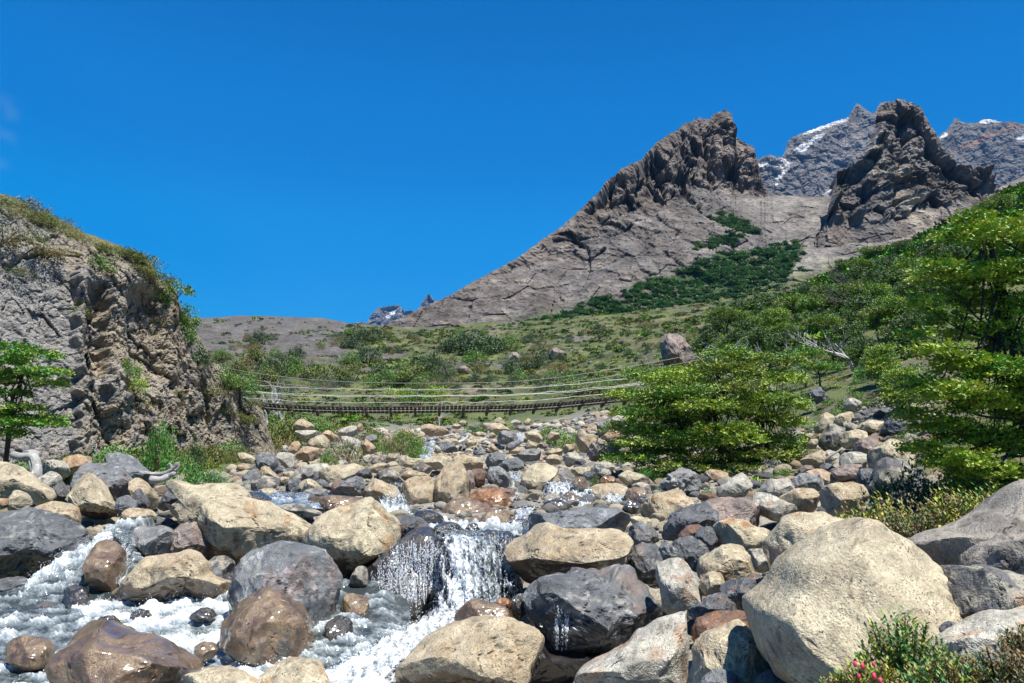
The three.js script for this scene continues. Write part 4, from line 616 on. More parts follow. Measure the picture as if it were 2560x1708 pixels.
set('E', `
cream 16 -40,650 90,635 140,670 330,710 360,770 220,830 60,800 -40,770
cream 17 345,720 400,660 500,640 640,640 760,640 780,690 700,800 560,850 450,840 380,790
tan 17.5 770,650 860,625 1000,640 1150,670 1215,720 1220,800 1170,860 1000,850 880,800 800,720
grey 18.5 1235,750 1230,670 1300,620 1440,590 1540,600 1585,650 1550,750 1440,790 1330,830 1265,830
grey 15.6 1440,780 1560,700 1680,685 1790,700 1825,760 1790,850 1600,880 1480,880
mott 14.6 160,810 300,760 420,790 490,830 450,910 260,910
tan 14 0,950 100,860 250,870 410,920 400,980 200,1000 40,1030
cream 39 1180,200 1280,165 1440,170 1560,220 1630,280 1500,310 1340,290 1220,250
peach 33 260,190 400,170 560,200 690,240 738,295 730,360 640,350 520,360 400,350 330,280
lgrey 28 1410,390 1450,310 1550,280 1660,300 1730,370 1755,440 1680,500 1560,490 1450,460
cream 30 1820,310 1950,275 2040,310 2095,390 2070,450 1950,440 1860,390
grey 24 590,520 680,455 780,470 825,510 800,580 650,600
cream 26 700,450 780,390 850,400 868,440 820,500 715,500
cream 26 935,480 1000,430 1100,400 1135,430 1080,500 970,520
tan 22 1320,510 1350,470 1420,530 1455,580 1400,620 1330,580
tan 24 1850,510 1900,440 1970,440 2035,500 2010,560 1880,560
lgrey 20 1730,620 1820,560 1950,545 2070,560 2095,620 2060,710 1900,730 1770,710
tan 22 1590,600 1700,540 1820,510 1855,550 1800,610 1650,620
cream 17.5 2130,700 2200,640 2280,620 2350,660 2405,700 2350,770 2170,770
tan 20 2100,630 2200,570 2330,530 2405,560 2390,640 2180,660
pale 22 510,570 540,500 590,520 605,575 550,615
cream 38 755,210 830,170 905,210 890,255 780,250
tan 42 865,150 940,120 975,160 930,195 880,185
cream 32 1075,320 1180,290 1275,320 1250,365 1110,360
tan 31 1295,350 1340,300 1405,330 1405,380 1330,390
cream 44 1375,120 1450,80 1520,120 1545,170 1500,190 1420,170
cream 42 1815,160 1880,95 1935,130 1930,195 1840,205
pale 43 1615,120 1700,110 1805,170 1760,205 1660,190
lgrey 36 1695,240 1740,190 1810,210 1875,260 1830,290 1720,280
cream 30 755,400 790,340 870,340 905,380 870,420 780,420
tan 30 2160,380 2200,300 2260,280 2330,310 2355,380 2300,430 2190,420
pink 24 2010,490 2080,440 2175,470 2170,530 2060,540
grey 20 1060,590 1130,560 1230,570 1260,610 1180,640 1080,630
redbr 21 1250,575 1300,555 1345,575 1330,605 1265,605
lgrey 34 640,260 690,195 750,200 755,250 700,285`);
set('G', `
grey 19 540,170 600,110 700,105 758,130 740,230 715,330 620,370 560,340
pale 19.5 745,140 770,70 840,45 920,60 975,110 950,190 880,230 800,210
tan 19 705,250 760,185 830,185 895,240 885,310 780,310
peach 18 580,400 680,310 760,255 830,260 890,310 935,370 900,420 760,460 640,450
tan 16.6 240,490 250,330 290,245 330,260 380,310 470,330 562,350 555,420 500,480 420,560 370,620 290,610
pink 15.5 390,580 470,450 560,430 640,480 690,580 705,660 640,740 520,740 420,680
pale 17 480,440 560,405 650,420 695,460 680,540 580,540
dgrey 17 685,520 720,420 790,390 890,400 935,440 920,520 840,570 730,560
tan 16 640,570 720,525 820,540 880,575 820,660 700,680
pale 15.6 40,660 120,600 220,590 335,630 310,730 180,800 80,790
tan 17 30,550 80,480 160,470 245,460 230,560 130,620 50,620
pale 14.6 460,820 560,750 680,730 780,760 805,820 780,870 640,920 540,910 480,870
pale 14 580,910 640,830 720,840 760,900 755,960 640,960
cream 13.6 850,940 930,890 1020,870 1150,910 1260,940 1355,1020 1330,1080 1200,1090 1050,1090 920,1040
rust 13.2 585,1020 620,950 700,935 780,950 825,1010 820,1070 690,1085
dgrey 13.6 300,940 380,880 440,870 515,900 520,970 400,1000
cream 14.2 150,860 240,810 340,805 445,830 450,890 350,950 240,940
brown 13 160,1060 260,960 350,950 412,1040 395,1110 270,1140
pale 13 1050,1090 1130,1040 1220,1030 1320,1080 1355,1140 1310,1210 1160,1190
lgrey 12.2 1150,1260 1240,1210 1370,1210 1455,1260 1400,1350 1220,1350
dark 11.6 890,1460 960,1350 1060,1290 1150,1310 1195,1390 1170,1500 1000,1520
dgrey 15 200,750 280,690 370,680 388,735 310,790
cream 15.5 -20,800 60,790 160,830 230,870 160,900 -20,890
peach 15 1935,860 2000,830 2125,880 2080,940 1960,930
lgrey 12 1360,1180 1430,1140 1490,1170 1490,1240 1400,1240
redbr 10.6 2020,1260 2080,1190 2230,1190 2310,1230 2280,1300 2090,1310`);
set('R', `
cream 17 650,840 670,740 740,640 800,610 860,640 875,690 850,760 780,830 690,870
cream 19 850,710 920,650 1030,615 1105,620 1120,710 1000,790 910,780
dgrey 19 1170,700 1200,610 1280,570 1420,560 1530,580 1595,630 1580,710 1480,760 1300,770 1190,790
cream 16.5 1140,800 1230,730 1330,700 1430,720 1485,740 1450,840 1330,890 1220,840
dgrey 15.5 1430,870 1480,740 1560,690 1680,690 1790,740 1760,840 1580,880 1470,930
mott 15 690,960 780,830 820,750 880,740 950,770 985,830 960,940 950,1040 840,1080 730,1030
cream 14.4 940,900 1040,840 1180,810 1255,830 1240,920 1150,1010 1060,1050 980,1030
pink 13.6 1100,1050 1150,960 1280,900 1365,920 1350,1000 1260,1080 1140,1090
tan 13.4 480,1190 560,1130 660,1080 750,1045 805,1070 770,1160 700,1260 550,1270
pale 13.4 720,1160 790,1080 860,1070 935,1110 880,1180 750,1220
pale 12.6 940,1160 990,1100 1100,1075 1200,1080 1270,1110 1290,1180 1220,1250 1050,1270 950,1240
pink 11.9 850,1300 940,1250 1080,1200 1225,1200 1200,1300 1110,1380 1000,1390 880,1380
cream 11.4 1290,1210 1310,1080 1400,1010 1550,920 1650,970 1740,1040 1835,1110 1800,1230 1600,1290 1450,1330 1350,1340 1300,1300
grey 13 705,1270 760,1215 850,1225 870,1290 810,1350 715,1330
dgrey 23 510,490 560,380 650,330 740,320 825,350 820,420 730,490 640,530 550,520
cream 25 1440,180 1560,155 1700,190 1830,230 1820,310 1700,310 1580,260
cream 23 1645,410 1670,330 1780,270 1880,245 1965,270 1980,350 1860,440 1710,440
pale 24 1840,240 2000,200 2090,220 2115,280 2080,340 1950,320
dgrey 22 1285,410 1350,350 1450,360 1480,250 1560,230 1615,290 1610,380 1500,430 1390,450
pale 20 990,550 1020,460 1100,450 1185,500 1190,590 1070,610
grey 15 0,1350 0,1200 80,1165 200,1170 265,1240 285,1320 180,1370
redbr 11.6 930,1400 980,1350 1080,1340 1145,1370 1060,1430 940,1440
pink 12.8 450,1310 520,1240 600,1235 655,1270 580,1360 460,1350
cream 15.6 530,890 600,850 650,880 640,940 550,930
tan 14.4 560,1010 600,930 680,930 690,1000 650,1050 570,1050
lgrey 18.5 440,560 500,510 640,510 650,570 560,600`);
set('V', `
pink 0 530,460 545,400 590,375 640,395 690,440 697,470 600,480
pink 0 210,495 220,440 255,405 290,415 338,455 335,500
lgrey 0 845,505 850,485 878,480 885,502
pink 0 1880,100 1885,65 1905,62 1920,95
lgrey 0 30,520 35,495 75,500 80,525`);
rock('V', 'pink', 62, '1425,380 1440,300 1480,260 1520,247 1560,255 1600,290 1640,360 1662,420 1655,500 1600,560 1530,580 1480,570 1450,480', 'tall egg shaped standing rock behind the right end of the footbridge', { streak: 0.8, f: 3, t: 0.45, rough: 1.2 });
rock('Q', 'pink', 0, '1820,600 1840,560 1880,545 1925,580 1940,625 1850,630', 'brown rock outcrop on the slope behind the footbridge', {});

// ------------------------------------------------------------------ loose cobbles that fill the bed between the boulders
function pebbleGeo(seed) {
  const g = new THREE.IcosahedronGeometry(1, 3), r = mulberry(seed), p = g.attributes.position, planes = [];
  for (let k = 0; k < 7; k++) { const v = new THREE.Vector3(r() - 0.5, r() - 0.5, r() - 0.5).normalize(); planes.push([v, 0.5 + 0.3 * r()]); }
  for (let i = 0; i < p.count; i++) { const v = new THREE.Vector3().fromBufferAttribute(p, i); for (const [n, s] of planes) { const e = v.dot(n) - s; if (e > 0) v.addScaledVector(n, -e * 0.95); } v.multiplyScalar(1 + 0.07 * fbm(v.x * 1.6 + seed, v.y * 1.6, v.z * 1.6, 3)); v.y *= 0.68; v.z *= 0.85; p.setXYZ(i, v.x, v.y, v.z); }
  const m = g.clone(); m.deleteAttribute('uv'); m.deleteAttribute('normal'); const u = new THREE.BufferGeometry(); u.setAttribute('position', p);
  // smooth normals on coincident vertices
  const key = new Map(), acc = []; u.computeVertexNormals(); const nn = u.attributes.normal;
  for (let i = 0; i < p.count; i++) { const k = `${p.getX(i).toFixed(3)},${p.getY(i).toFixed(3)},${p.getZ(i).toFixed(3)}`; if (!key.has(k)) { key.set(k, acc.length); acc.push(new THREE.Vector3()); } acc[key.get(k)].add(new THREE.Vector3().fromBufferAttribute(nn, i)); }
  for (let i = 0; i < p.count; i++) { const k = `${p.getX(i).toFixed(3)},${p.getY(i).toFixed(3)},${p.getZ(i).toFixed(3)}`, v = acc[key.get(k)].clone().normalize(); nn.setXYZ(i, v.x, v.y, v.z); }
  const b = boxUV(u); const c = new Float32Array(b.attributes.position.count * 3).fill(1); b.setAttribute('color', new THREE.BufferAttribute(c, 3)); return b;
}
{
  const rnd = mulberry(77), kinds = [[0.6, 0.54, 0.41], [0.58, 0.55, 0.47], [0.55, 0.49, 0.37], [0.52, 0.5, 0.44], [0.42, 0.36, 0.27], [0.22, 0.23, 0.24], [0.16, 0.17, 0.185], [0.30, 0.29, 0.28], [0.48, 0.36, 0.25], [0.28, 0.2, 0.17]];
  const groups = [[], [], []], q = new THREE.Quaternion(), e = new THREE.Euler();
  const add = (x, d, s, y) => { groups[Math.floor(rnd() * 3)].push([new THREE.Matrix4().compose(new THREE.Vector3(x, (y ?? ground(x, d)) + s * 0.18, -d), q.setFromEuler(e.set((rnd() - 0.5) * 0.7, rnd() * 6.28, (rnd() - 0.5) * 0.7)).clone(), new THREE.Vector3(s * (0.8 + 0.5 * rnd()), s, s * (0.8 + 0.4 * rnd()))), kinds[Math.floor(rnd() * (d < 11 ? 8 : 10))], 0.8 + 0.4 * rnd()]); };
  for (let k = 0; k < 14000; k++) {   // bed
    const d = 5 + 43 * Math.pow(rnd(), 0.8), w = bedHalf(d) + 0.5, x = bedMid(d) + (rnd() * 2 - 1) * w; if (d < 8.6 && x < 1.1) continue; const s = (0.035 + 0.2 * Math.pow(rnd(), 3.2)) * (0.6 + d / 60); add(x, d, s);
  }
  for (let k = 0; k < 2600; k++) { const px = 1900 + 420 * rnd(), d = 8 + 13 * rnd(), x = (px - 1280) / FOCAL * d; add(x, d, 0.03 + 0.17 * Math.pow(rnd(), 4)); }
  for (let k = 0; k < 900; k++) { const px = 20 + 620 * rnd(), d = 9.3 + 6 * rnd(), x = (px - 1280) / FOCAL * d; add(x, d, 0.05 + 0.14 * Math.pow(rnd(), 2)); }
  for (let k = 0; k < 900; k++) { const px = 1450 + 1000 * rnd(), d = 4 + 4.5 * rnd(), x = (px - 1280) / FOCAL * d; add(x, d, 0.03 + 0.09 * Math.pow(rnd(), 2)); }
  for (let k = 0; k < 4500; k++) { const d = 8.9 + 9 * rnd(), x = bedMid(d) + (rnd() * 2 - 1) * (bedHalf(d) + 0.6); add(x, d, 0.018 + 0.05 * rnd() * rnd()); }
  groups.forEach((list, k) => {
    const m = new THREE.InstancedMesh(pebbleGeo(31 + k), M.dry, list.length), c = new THREE.Color();
    list.forEach(([mat, col, v], i) => { m.setMatrixAt(i, mat); m.setColorAt(i, c.setRGB(col[0] * v, col[1] * v, col[2] * v)); });
    tag(m, 'cobbles', 'loose cobbles and pebbles filling the gaps of the stream bed', 'cobbles', null, 'stuff');
  });
}

// ------------------------------------------------------------------ the stream: water sheets lofted between its two edges, foam as white matter
const WATER = { deep: [0.04, 0.052, 0.055], clear: [0.17, 0.20, 0.21], mid: [0.44, 0.49, 0.52], foam: [0.86, 0.89, 0.92] };
const lofts = [];
function loft(frame, rows, nx, ny, o) {   // rows: [xl, yl, xr, yr, depth]; o.foam(u, v, x, y) 0..1
  const [fx, fy, fs] = FR[frame], list = rows.map(([a, b, c, e, d]) => [fx + a / fs, fy + b / fs, fx + c / fs, fy + e / fs, d]);
  const at = (u, v) => { const t = v * (list.length - 1), i = Math.min(list.length - 2, Math.floor(t)), f = t - i, q = list[i].map((a, k) => lerp(a, list[i + 1][k], f)); return [lerp(q[0], q[2], u), lerp(q[1], q[3], u), q[4]]; };
  const seed = o.seed || 1, pts = [];
  const g = gridGeo(nx, ny, (i, j) => {
    const u = i / (nx - 1), v = j / (ny - 1), [px, py, d] = at(u, v), p = P(px, py, d), e = Math.min(u, 1 - u) * 2;
    const str = o.fall ? fbm(p.x * 16 + seed, p.y * 2.6, p.z * 4, 4) : fbm(p.x * 3.2 + seed, p.y * 5, p.z * 4.2, 3), fine = fbm(p.x * 26, p.y * (o.fall ? 13 : 26), p.z * 26, 3);
    const froth = 1 - Math.abs(fbm(p.x * 20 + seed, p.y * 14, p.z * 20, 3)) * 2;
    const f = Math.max(0, Math.min(1, o.foam(u, v, (px - fx) * fs, (py - fy) * fs) + str * 0.8 + fine * (o.fall ? 0.42 : 0.26) + (froth - 0.5) * 0.2)), k = o.amp ?? 0.06;
    const back = o.fall ? -0.3 * smooth(0.3, 0.0, e + str * 0.25) : -0.12 * smooth(0.12, 0, e), a = (str * 1.1 + fine * 0.13 + (froth - 0.5) * 0.16) * k * (o.fall && v > 0.52 ? 0.45 : 1) * (0.35 + f) + back;
    p.y += a * (o.fall ? 0.25 : 0.8); p.z += a * (o.fall ? 1 : 0.4); p.x += fine * k * 0.12;
    pts.push([p.clone(), f]);
    return [p.x, p.y, p.z];
  }, (i, j) => { const f = pts[j * nx + i][1]; return f < 0.42 ? mix3(WATER.deep, WATER.clear, smooth(0.05, 0.42, f)) : f < 0.72 ? mix3(WATER.clear, WATER.mid, smooth(0.42, 0.72, f)) : mix3(WATER.mid, WATER.foam, smooth(0.72, 0.98, f)); });
  lofts.push([pts, o]);
  const m = new THREE.Mesh(g, M.foam);
  return tag(m, o.name, o.label, 'water', null, 'structure');
}
const foamPoly = nums('460,1090 700,1010 900,980 1100,930 1490,950 1460,1100 1520,1330 1700,1380 2050,1470 2218,1400 2700,1330 2700,1780 1300,1780 1180,1420 900,1290 700,1210'), foamLeft = nums('-400,1190 430,1190 450,1800 -400,1800');
loft('A', [[-380, 930, 2640, 900, 8.0], [-380, 985, 2640, 985, 7.75], [-380, 1100, 2640, 1100, 7.35], [-380, 1200, 2640, 1200, 7.02], [-380, 1300, 2640, 1300, 6.75], [-380, 1400, 2640, 1400, 6.45], [-380, 1500, 2640, 1500, 6.2], [-380, 1600, 2640, 1600, 5.9], [-380, 1800, 2640, 1800, 5.4]], 420, 170, {
  name: 'stream', label: 'white rapids and pool between the boulders', seed: 3, amp: 0.06,
  foam: (u, v, x, y) => { const n = 60 * N3(x / 130, y / 90, 1), inn = inPoly(foamPoly, x + n, y + n * 0.6); return inn ? 0.72 : inPoly(foamLeft, x, y) ? 0.34 : y > 1090 ? 0.36 : 0.1; },
});
loft('B', [[690, 585, 1240, 580, 8.9], [700, 600, 1235, 598, 8.4], [740, 640, 1225, 650, 8.05], [765, 760, 1225, 800, 7.82], [755, 950, 1280, 940, 7.66], [725, 1090, 1200, 1060, 7.5], [560, 1190, 920, 1190, 7.15], [330, 1300, 790, 1280, 6.75], [170, 1400, 620, 1400, 6.45], [-20, 1500, 500, 1500, 6.15], [-120, 1700, 480, 1700, 5.8]], 170, 260, {
  name: 'waterfall', label: 'white waterfall dropping between black dripping rocks', seed: 9, amp: 0.09, fall: true,
  foam: (u, v) => (v < 0.14 ? 0.35 : v < 0.5 ? 0.58 + 0.42 * smooth(0.36, 0.12, Math.abs(u - 0.24)) - 0.1 * smooth(0.5, 0.62, u) : 0.84),
});
loft('A', [[820, 500, 1010, 480, 9.7], [650, 585, 880, 555, 9.05], [600, 640, 840, 620, 8.75], [500, 690, 640, 670, 8.5], [400, 750, 580, 720, 8.3], [280, 820, 560, 790, 8.1], [180, 890, 550, 880, 7.95], [120, 980, 560, 980, 7.7], [80, 1080, 560, 1060, 7.45]], 90, 150, { name: 'stream_cascade', label: 'white cascade sliding past the dark slate boulder', seed: 21, amp: 0.07, foam: (u, v) => (v < 0.2 ? 0.35 : 0.58 - 0.35 * smooth(0.6, 1, v)) });
loft('A', [[690, 600, 880, 590, 8.75], [770, 670, 865, 640, 8.4], [775, 780, 875, 740, 8.15], [760, 900, 900, 830, 7.95], [735, 1000, 860, 930, 7.75]], 50, 90, { name: 'stream_cascade', label: 'dark trickle falling between the brown block and the square grey block', seed: 33, amp: 0.05, fall: true, foam: () => 0.28 });
loft('B', [[-700, 545, 1500, 530, 11.0], [-600, 565, 1480, 560, 10.2], [-500, 590, 1450, 590, 9.6], [-300, 640, 1400, 640, 8.9]], 200, 50, { name: 'stream', label: 'dark shallow water above the waterfall', seed: 41, amp: 0.12, foam: (u, v, x) => (x > 650 && x < 1300 ? 0.42 : 0.12) });
loft('D', [[-100, 1170, 1000, 1180, 12.6], [-50, 1260, 1100, 1270, 11.4], [0, 1330, 1200, 1340, 10.6], [100, 1420, 1300, 1430, 10]], 110, 40, { name: 'stream', label: 'thin sheet of blue water among wet stones above the cream boulders', seed: 47, amp: 0.04, foam: (u, v, x) => (x > 450 ? 0.34 : 0.2) });
loft('B', [[330, 300, 540, 275, 13.0], [350, 340, 540, 330, 12.6], [370, 400, 570, 400, 12.2], [370, 460, 610, 460, 11.8], [360, 510, 660, 510, 11.4]], 60, 70, { name: 'stream_cascade', label: 'small white cascade over a tan stone left of the pointed boulder', seed: 51, amp: 0.09, fall: true, foam: (u, v) => 0.3 + 0.55 * v });
loft('B', [[1420, 265, 1720, 285, 13.5], [1440, 300, 1770, 310, 13.1], [1430, 370, 1790, 370, 12.7], [1400, 440, 1800, 440, 12.2], [1380, 500, 1810, 500, 11.9]], 90, 80, { name: 'stream_cascade', label: 'broad white cascade beside the egg shaped cream boulder', seed: 57, amp: 0.11, fall: true, foam: (u, v) => 0.82 });
loft('B', [[1840, 340, 1980, 330, 13.0], [1830, 380, 1970, 370, 12.6], [1810, 430, 1950, 430, 12.3], [1790, 480, 1950, 480, 12.0]], 50, 50, { name: 'stream_cascade', label: 'narrow white cascade to the right of the flat tan stone', seed: 61, amp: 0.08, fall: true, foam: () => 0.7 });
loft('B', [[1250, 440, 1420, 440, 11.8], [1250, 480, 1370, 480, 11.1], [1238, 540, 1310, 540, 10.4], [1232, 610, 1310, 610, 9.6]], 40, 60, { name: 'stream_cascade', label: 'narrow white chute beside the speckled brown stone', seed: 67, amp: 0.06, fall: true, foam: () => 0.55 });
loft('B', [[1205, 215, 1300, 200, 15.5], [1220, 250, 1310, 245, 14.6], [1225, 330, 1290, 330, 13.6], [1220, 420, 1300, 420, 12.6]], 30, 60, { name: 'stream_cascade', label: 'thin white trickle beside the egg shaped cream boulder', seed: 71, amp: 0.06, fall: true, foam: () => 0.5 });
loft('E', [[390, 410, 580, 375, 34], [350, 470, 520, 440, 32.5], [320, 540, 490, 530, 30], [260, 640, 480, 620, 26], [300, 740, 470, 720, 22]], 44, 60, { name: 'stream_cascade', label: 'white chute beside the round bush below the footbridge', seed: 77, amp: 0.1, foam: () => 0.5 });
loft('E', [[1690, 320, 1800, 315, 31], [1700, 370, 1810, 360, 30], [1720, 430, 1820, 420, 28.5]], 20, 24, { name: 'stream_cascade', label: 'small white spill beside the round grey boulder below the footbridge', seed: 81, amp: 0.1, fall: true, foam: () => 0.6 });
{  // water strands that run down the black walls and off the tan boulder, found by casting rays at the stone behind
  const beads = [], ray = new THREE.Raycaster(), eye = new THREE.Vector3(0, EYE, 0), geos = [], rnd = mulberry(91), [fx, fy, fs] = FR.B;
  const strands = (label, n, x0, x1, y0, y1, len) => {
    const m = byLabel.get(label); m.updateMatrixWorld();
    for (let k = 0; k < n; k++) {
      const solid = rnd() < 0.22; let x = lerp(x0, x1, rnd()); const ya = lerp(y0, y1, rnd() * 0.7), yb = ya + len * (0.15 + 0.9 * rnd() * rnd()), path = [];
      for (let y = ya; y < yb; y += 22) { x += (rnd() - 0.5) * 9; const px = fx + x / fs, py = fy + y / fs; ray.set(eye, P(px, py, 7).sub(eye).normalize()); const hit = ray.intersectObject(m)[0]; if (hit) path.push(hit.point.addScaledVector(ray.ray.direction, -0.012)); else break; }
      if (!solid) { for (const p of path) for (let q = 0; q < 5; q++) beads.push([p.x + (rnd() - 0.5) * 0.02, p.y + (rnd() - 0.5) * 0.06, p.z + 0.01 * rnd()]); } else if (path.length > 3) geos.push(new THREE.TubeGeometry(new THREE.CatmullRomCurve3(path), path.length * 3, 0.0012 + 0.0022 * rnd() * rnd(), 4));
    }
  };
  strands('black dripping rock wall to the left of the white waterfall', 230, 330, 770, 640, 1150, 330);
  strands('black dripping rock to the right of the white waterfall', 150, 1000, 1290, 620, 1050, 330);
  strands('huge dark wet angular block under the tan boulder', 22, 1520, 1600, 1080, 1300, 260);
  strands('upright brown wet block standing in the left cascade', 0, 0, 1, 0, 1, 1);
  const w = new THREE.MeshPhysicalMaterial({ color: new THREE.Color().setRGB(0.82, 0.85, 0.88), roughness: 0.12 });
  tag(new THREE.Mesh(mergeGeometries(geos), w), 'water_strands', 'thin strands of water running down the black rocks', 'water', null, 'stuff');
  const drops = [], q = new THREE.Quaternion();
  for (const b of beads) { const z = 0.0014 + 0.0032 * rnd() * rnd(); drops.push(new THREE.Matrix4().compose(new THREE.Vector3(...b), q, new THREE.Vector3(z, z * (1 + 2.5 * rnd()), z))); }
  for (const [pts, o] of lofts) {
    const big = o.name === 'waterfall' ? 4200 : o.label.startsWith('white rapids') ? 2200 : 420;
    for (let k = 0, t = 0; k < big && t < big * 12; t++) { const [p, f] = pts[Math.floor(rnd() * pts.length)]; if (f < 0.7) continue; k++; const s = (0.0013 + 0.0032 * rnd() * rnd()) * (p.z < -11 ? 1.6 : 1), up = 0.14 * rnd() * rnd() * rnd() + 0.01; drops.push(new THREE.Matrix4().compose(new THREE.Vector3(p.x + (rnd() - 0.5) * 0.08, p.y + up, p.z + 0.5 * up + 0.02), q, new THREE.Vector3(s, s * (0.8 + rnd()), s))); }
  }
  const im = new THREE.InstancedMesh(new THREE.IcosahedronGeometry(1, 1), w, drops.length); drops.forEach((m, i) => im.setMatrixAt(i, m));
  tag(im, 'water_droplets', 'white spray droplets over the waterfall and rapids', 'spray', null, 'stuff');
}

// ------------------------------------------------------------------ the footbridge
const BR_L = P(612, 1004, 34.2), deckRow = poly1([[560, 998], [640, 1006], [700, 1010], [800, 1014.5], [900, 1016], [1000, 1015.5], [1100, 1014.5], [1200, 1014], [1300, 1012], [1400, 1005], [1500, 995], [1600, 984], [1700, 972], [1800, 960], [1900, 949]]);
const bridgeD = (px) => 36 + 0.115 * ((px - 1150) / FOCAL * 36);
const AX = new THREE.Vector3(1, 0, -0.115).normalize(), ROLL = 0.22, TR = new THREE.Vector3(-0.115, 0, -1).normalize().multiplyScalar(Math.cos(ROLL)).add(new THREE.Vector3(0, -Math.sin(ROLL), 0)), UPB = new THREE.Vector3().crossVectors(AX, TR).negate();
if (UPB.y < 0) UPB.negate();
const along = (px) => P(px, deckRow(px), bridgeD(px));      // near edge of the deck
const tube = (pts, r, seg = 6, n) => new THREE.TubeGeometry(new THREE.CatmullRomCurve3(pts), n || pts.length * 3, r, seg);
const white = (g, c = [1, 1, 1], v = 0.2) => { const n = g.attributes.position.count, a = new Float32Array(n * 3); for (let i = 0; i < n; i++) { const k = 1 + v * N3(g.attributes.position.getX(i) * 3, g.attributes.position.getY(i) * 3, g.attributes.position.getZ(i) * 3); a[i * 3] = c[0] * k; a[i * 3 + 1] = c[1] * k; a[i * 3 + 2] = c[2] * k; } g.setAttribute('color', new THREE.BufferAttribute(a, 3)); return g; };
{
  const br = new THREE.Group(), DW = 0.88, rnd = mulberry(5);
  const samples = []; for (let px = 560; px <= 1860; px += 2) samples.push([px, along(px)]);
  const lens = [0]; for (let i = 1; i < samples.length; i++) lens.push(lens[i - 1] + samples[i][1].distanceTo(samples[i - 1][1]));
  const atLen = (s) => { let i = 1; while (i < lens.length - 1 && lens[i] < s) i++; const t = (s - lens[i - 1]) / (lens[i] - lens[i - 1]); return { p: samples[i - 1][1].clone().lerp(samples[i][1], t), t: samples[i][1].clone().sub(samples[i - 1][1]).normalize() }; };
  const woods = [[0.15, 0.14, 0.13], [0.18, 0.168, 0.155], [0.125, 0.117, 0.108]].map((c) => white(new THREE.BoxGeometry(0.122, 0.045, DW, 1, 1, 3), c)), beamG = white(new THREE.BoxGeometry(0.11, 0.12, DW + 0.5, 1, 1, 4), [0.075, 0.055, 0.045]);
  const basis = (t) => { const z = TR.clone().negate(), y = new THREE.Vector3().crossVectors(z, t).normalize(), x = new THREE.Vector3().crossVectors(y, z).normalize(); return new THREE.Matrix4().makeBasis(x, y, z); };
  const total = lens[lens.length - 1], pitch = 0.182; let k = 0;
  for (let s = 0.1; s < total; s += pitch, k++) {
    const { p, t } = atLen(s), m = part(br, 'plank', woods[Math.floor(rnd() * 3)], M.plank), b = basis(t);
    m.quaternion.setFromRotationMatrix(b); m.position.copy(p).addScaledVector(TR, DW / 2 + (rnd() - 0.5) * 0.03);
    if (k % 6 === 3) { const q = part(br, 'cross_beam', beamG, M.plank); q.quaternion.copy(m.quaternion); q.position.copy(p).addScaledVector(TR, DW / 2).addScaledVector(new THREE.Vector3().setFromMatrixColumn(b, 1), -0.1); }
  }
  const offs = (o, h) => samples.filter((_, i) => i % 12 === 0).map(([, p]) => p.clone().addScaledVector(TR, o).add(new THREE.Vector3(0, h, 0)));
  for (const o of [0.03, 0.38, 0.72, DW - 0.03]) part(br, 'stringer', white(tube(offs(o, -0.04), 0.022), [0.1, 0.085, 0.075]), M.plank);
  const wob = (pts, a, s) => pts.map((p, i) => p.add(new THREE.Vector3(0, a * N3(i * 0.45, s, 0), 0)));
  for (const [o, h, s] of [[-0.04, 0.74, 1], [-0.04, 0.41, 2], [DW + 0.04, 0.76, 3], [DW + 0.04, 0.44, 4]]) part(br, 'hand_cable', tube(wob(offs(o, h), 0.03, s), 0.0095, 6, 160), M.cable);
  // main cables sag more than the deck, and end at the posts
  for (const o of [-0.06, DW + 0.06]) part(br, 'suspension_cable', tube(samples.filter((_, i) => i % 12 === 0).map(([px, p]) => p.clone().addScaledVector(TR, o).add(new THREE.Vector3(0, 1.0 + 0.5 * ((px - 1090) / 640) ** 2, 0))), 0.011, 6, 160), M.wire);
  for (const o of [-0.05, DW + 0.05]) for (let s = 0.7; s < total; s += pitch * 6) { const { p } = atLen(s), a = p.clone().addScaledVector(TR, o), px = pix(a)[0]; part(br, 'hanger', tube([a.clone().add(new THREE.Vector3(0, -0.1, 0)), a.clone().add(new THREE.Vector3(0, 0.4, 0)), a.clone().add(new THREE.Vector3(0, 1.0 + 0.5 * ((px - 1090) / 640) ** 2, 0))], 0.006, 4, 3), M.wire); }
  part(br, 'lower_cable', tube(offs(-0.1, -0.24), 0.012, 6, 120), M.wire);
  for (const [px, o] of [[1772, 0.1], [1790, DW]]) { const a = along(px).addScaledVector(TR, o), g = new THREE.CylinderGeometry(0.085, 0.09, 2.9, 14); const m = part(br, 'post', g, M.post); m.position.copy(a).add(new THREE.Vector3(0, 0.55, 0)); const c = part(br, 'post_cap', new THREE.CylinderGeometry(0.1, 0.1, 0.06, 14), M.post); c.position.copy(a).add(new THREE.Vector3(0, 2.0, 0)); }
  tag(br, 'suspension_footbridge', 'narrow wooden plank footbridge hung on steel cables across the stream', 'footbridge');
}
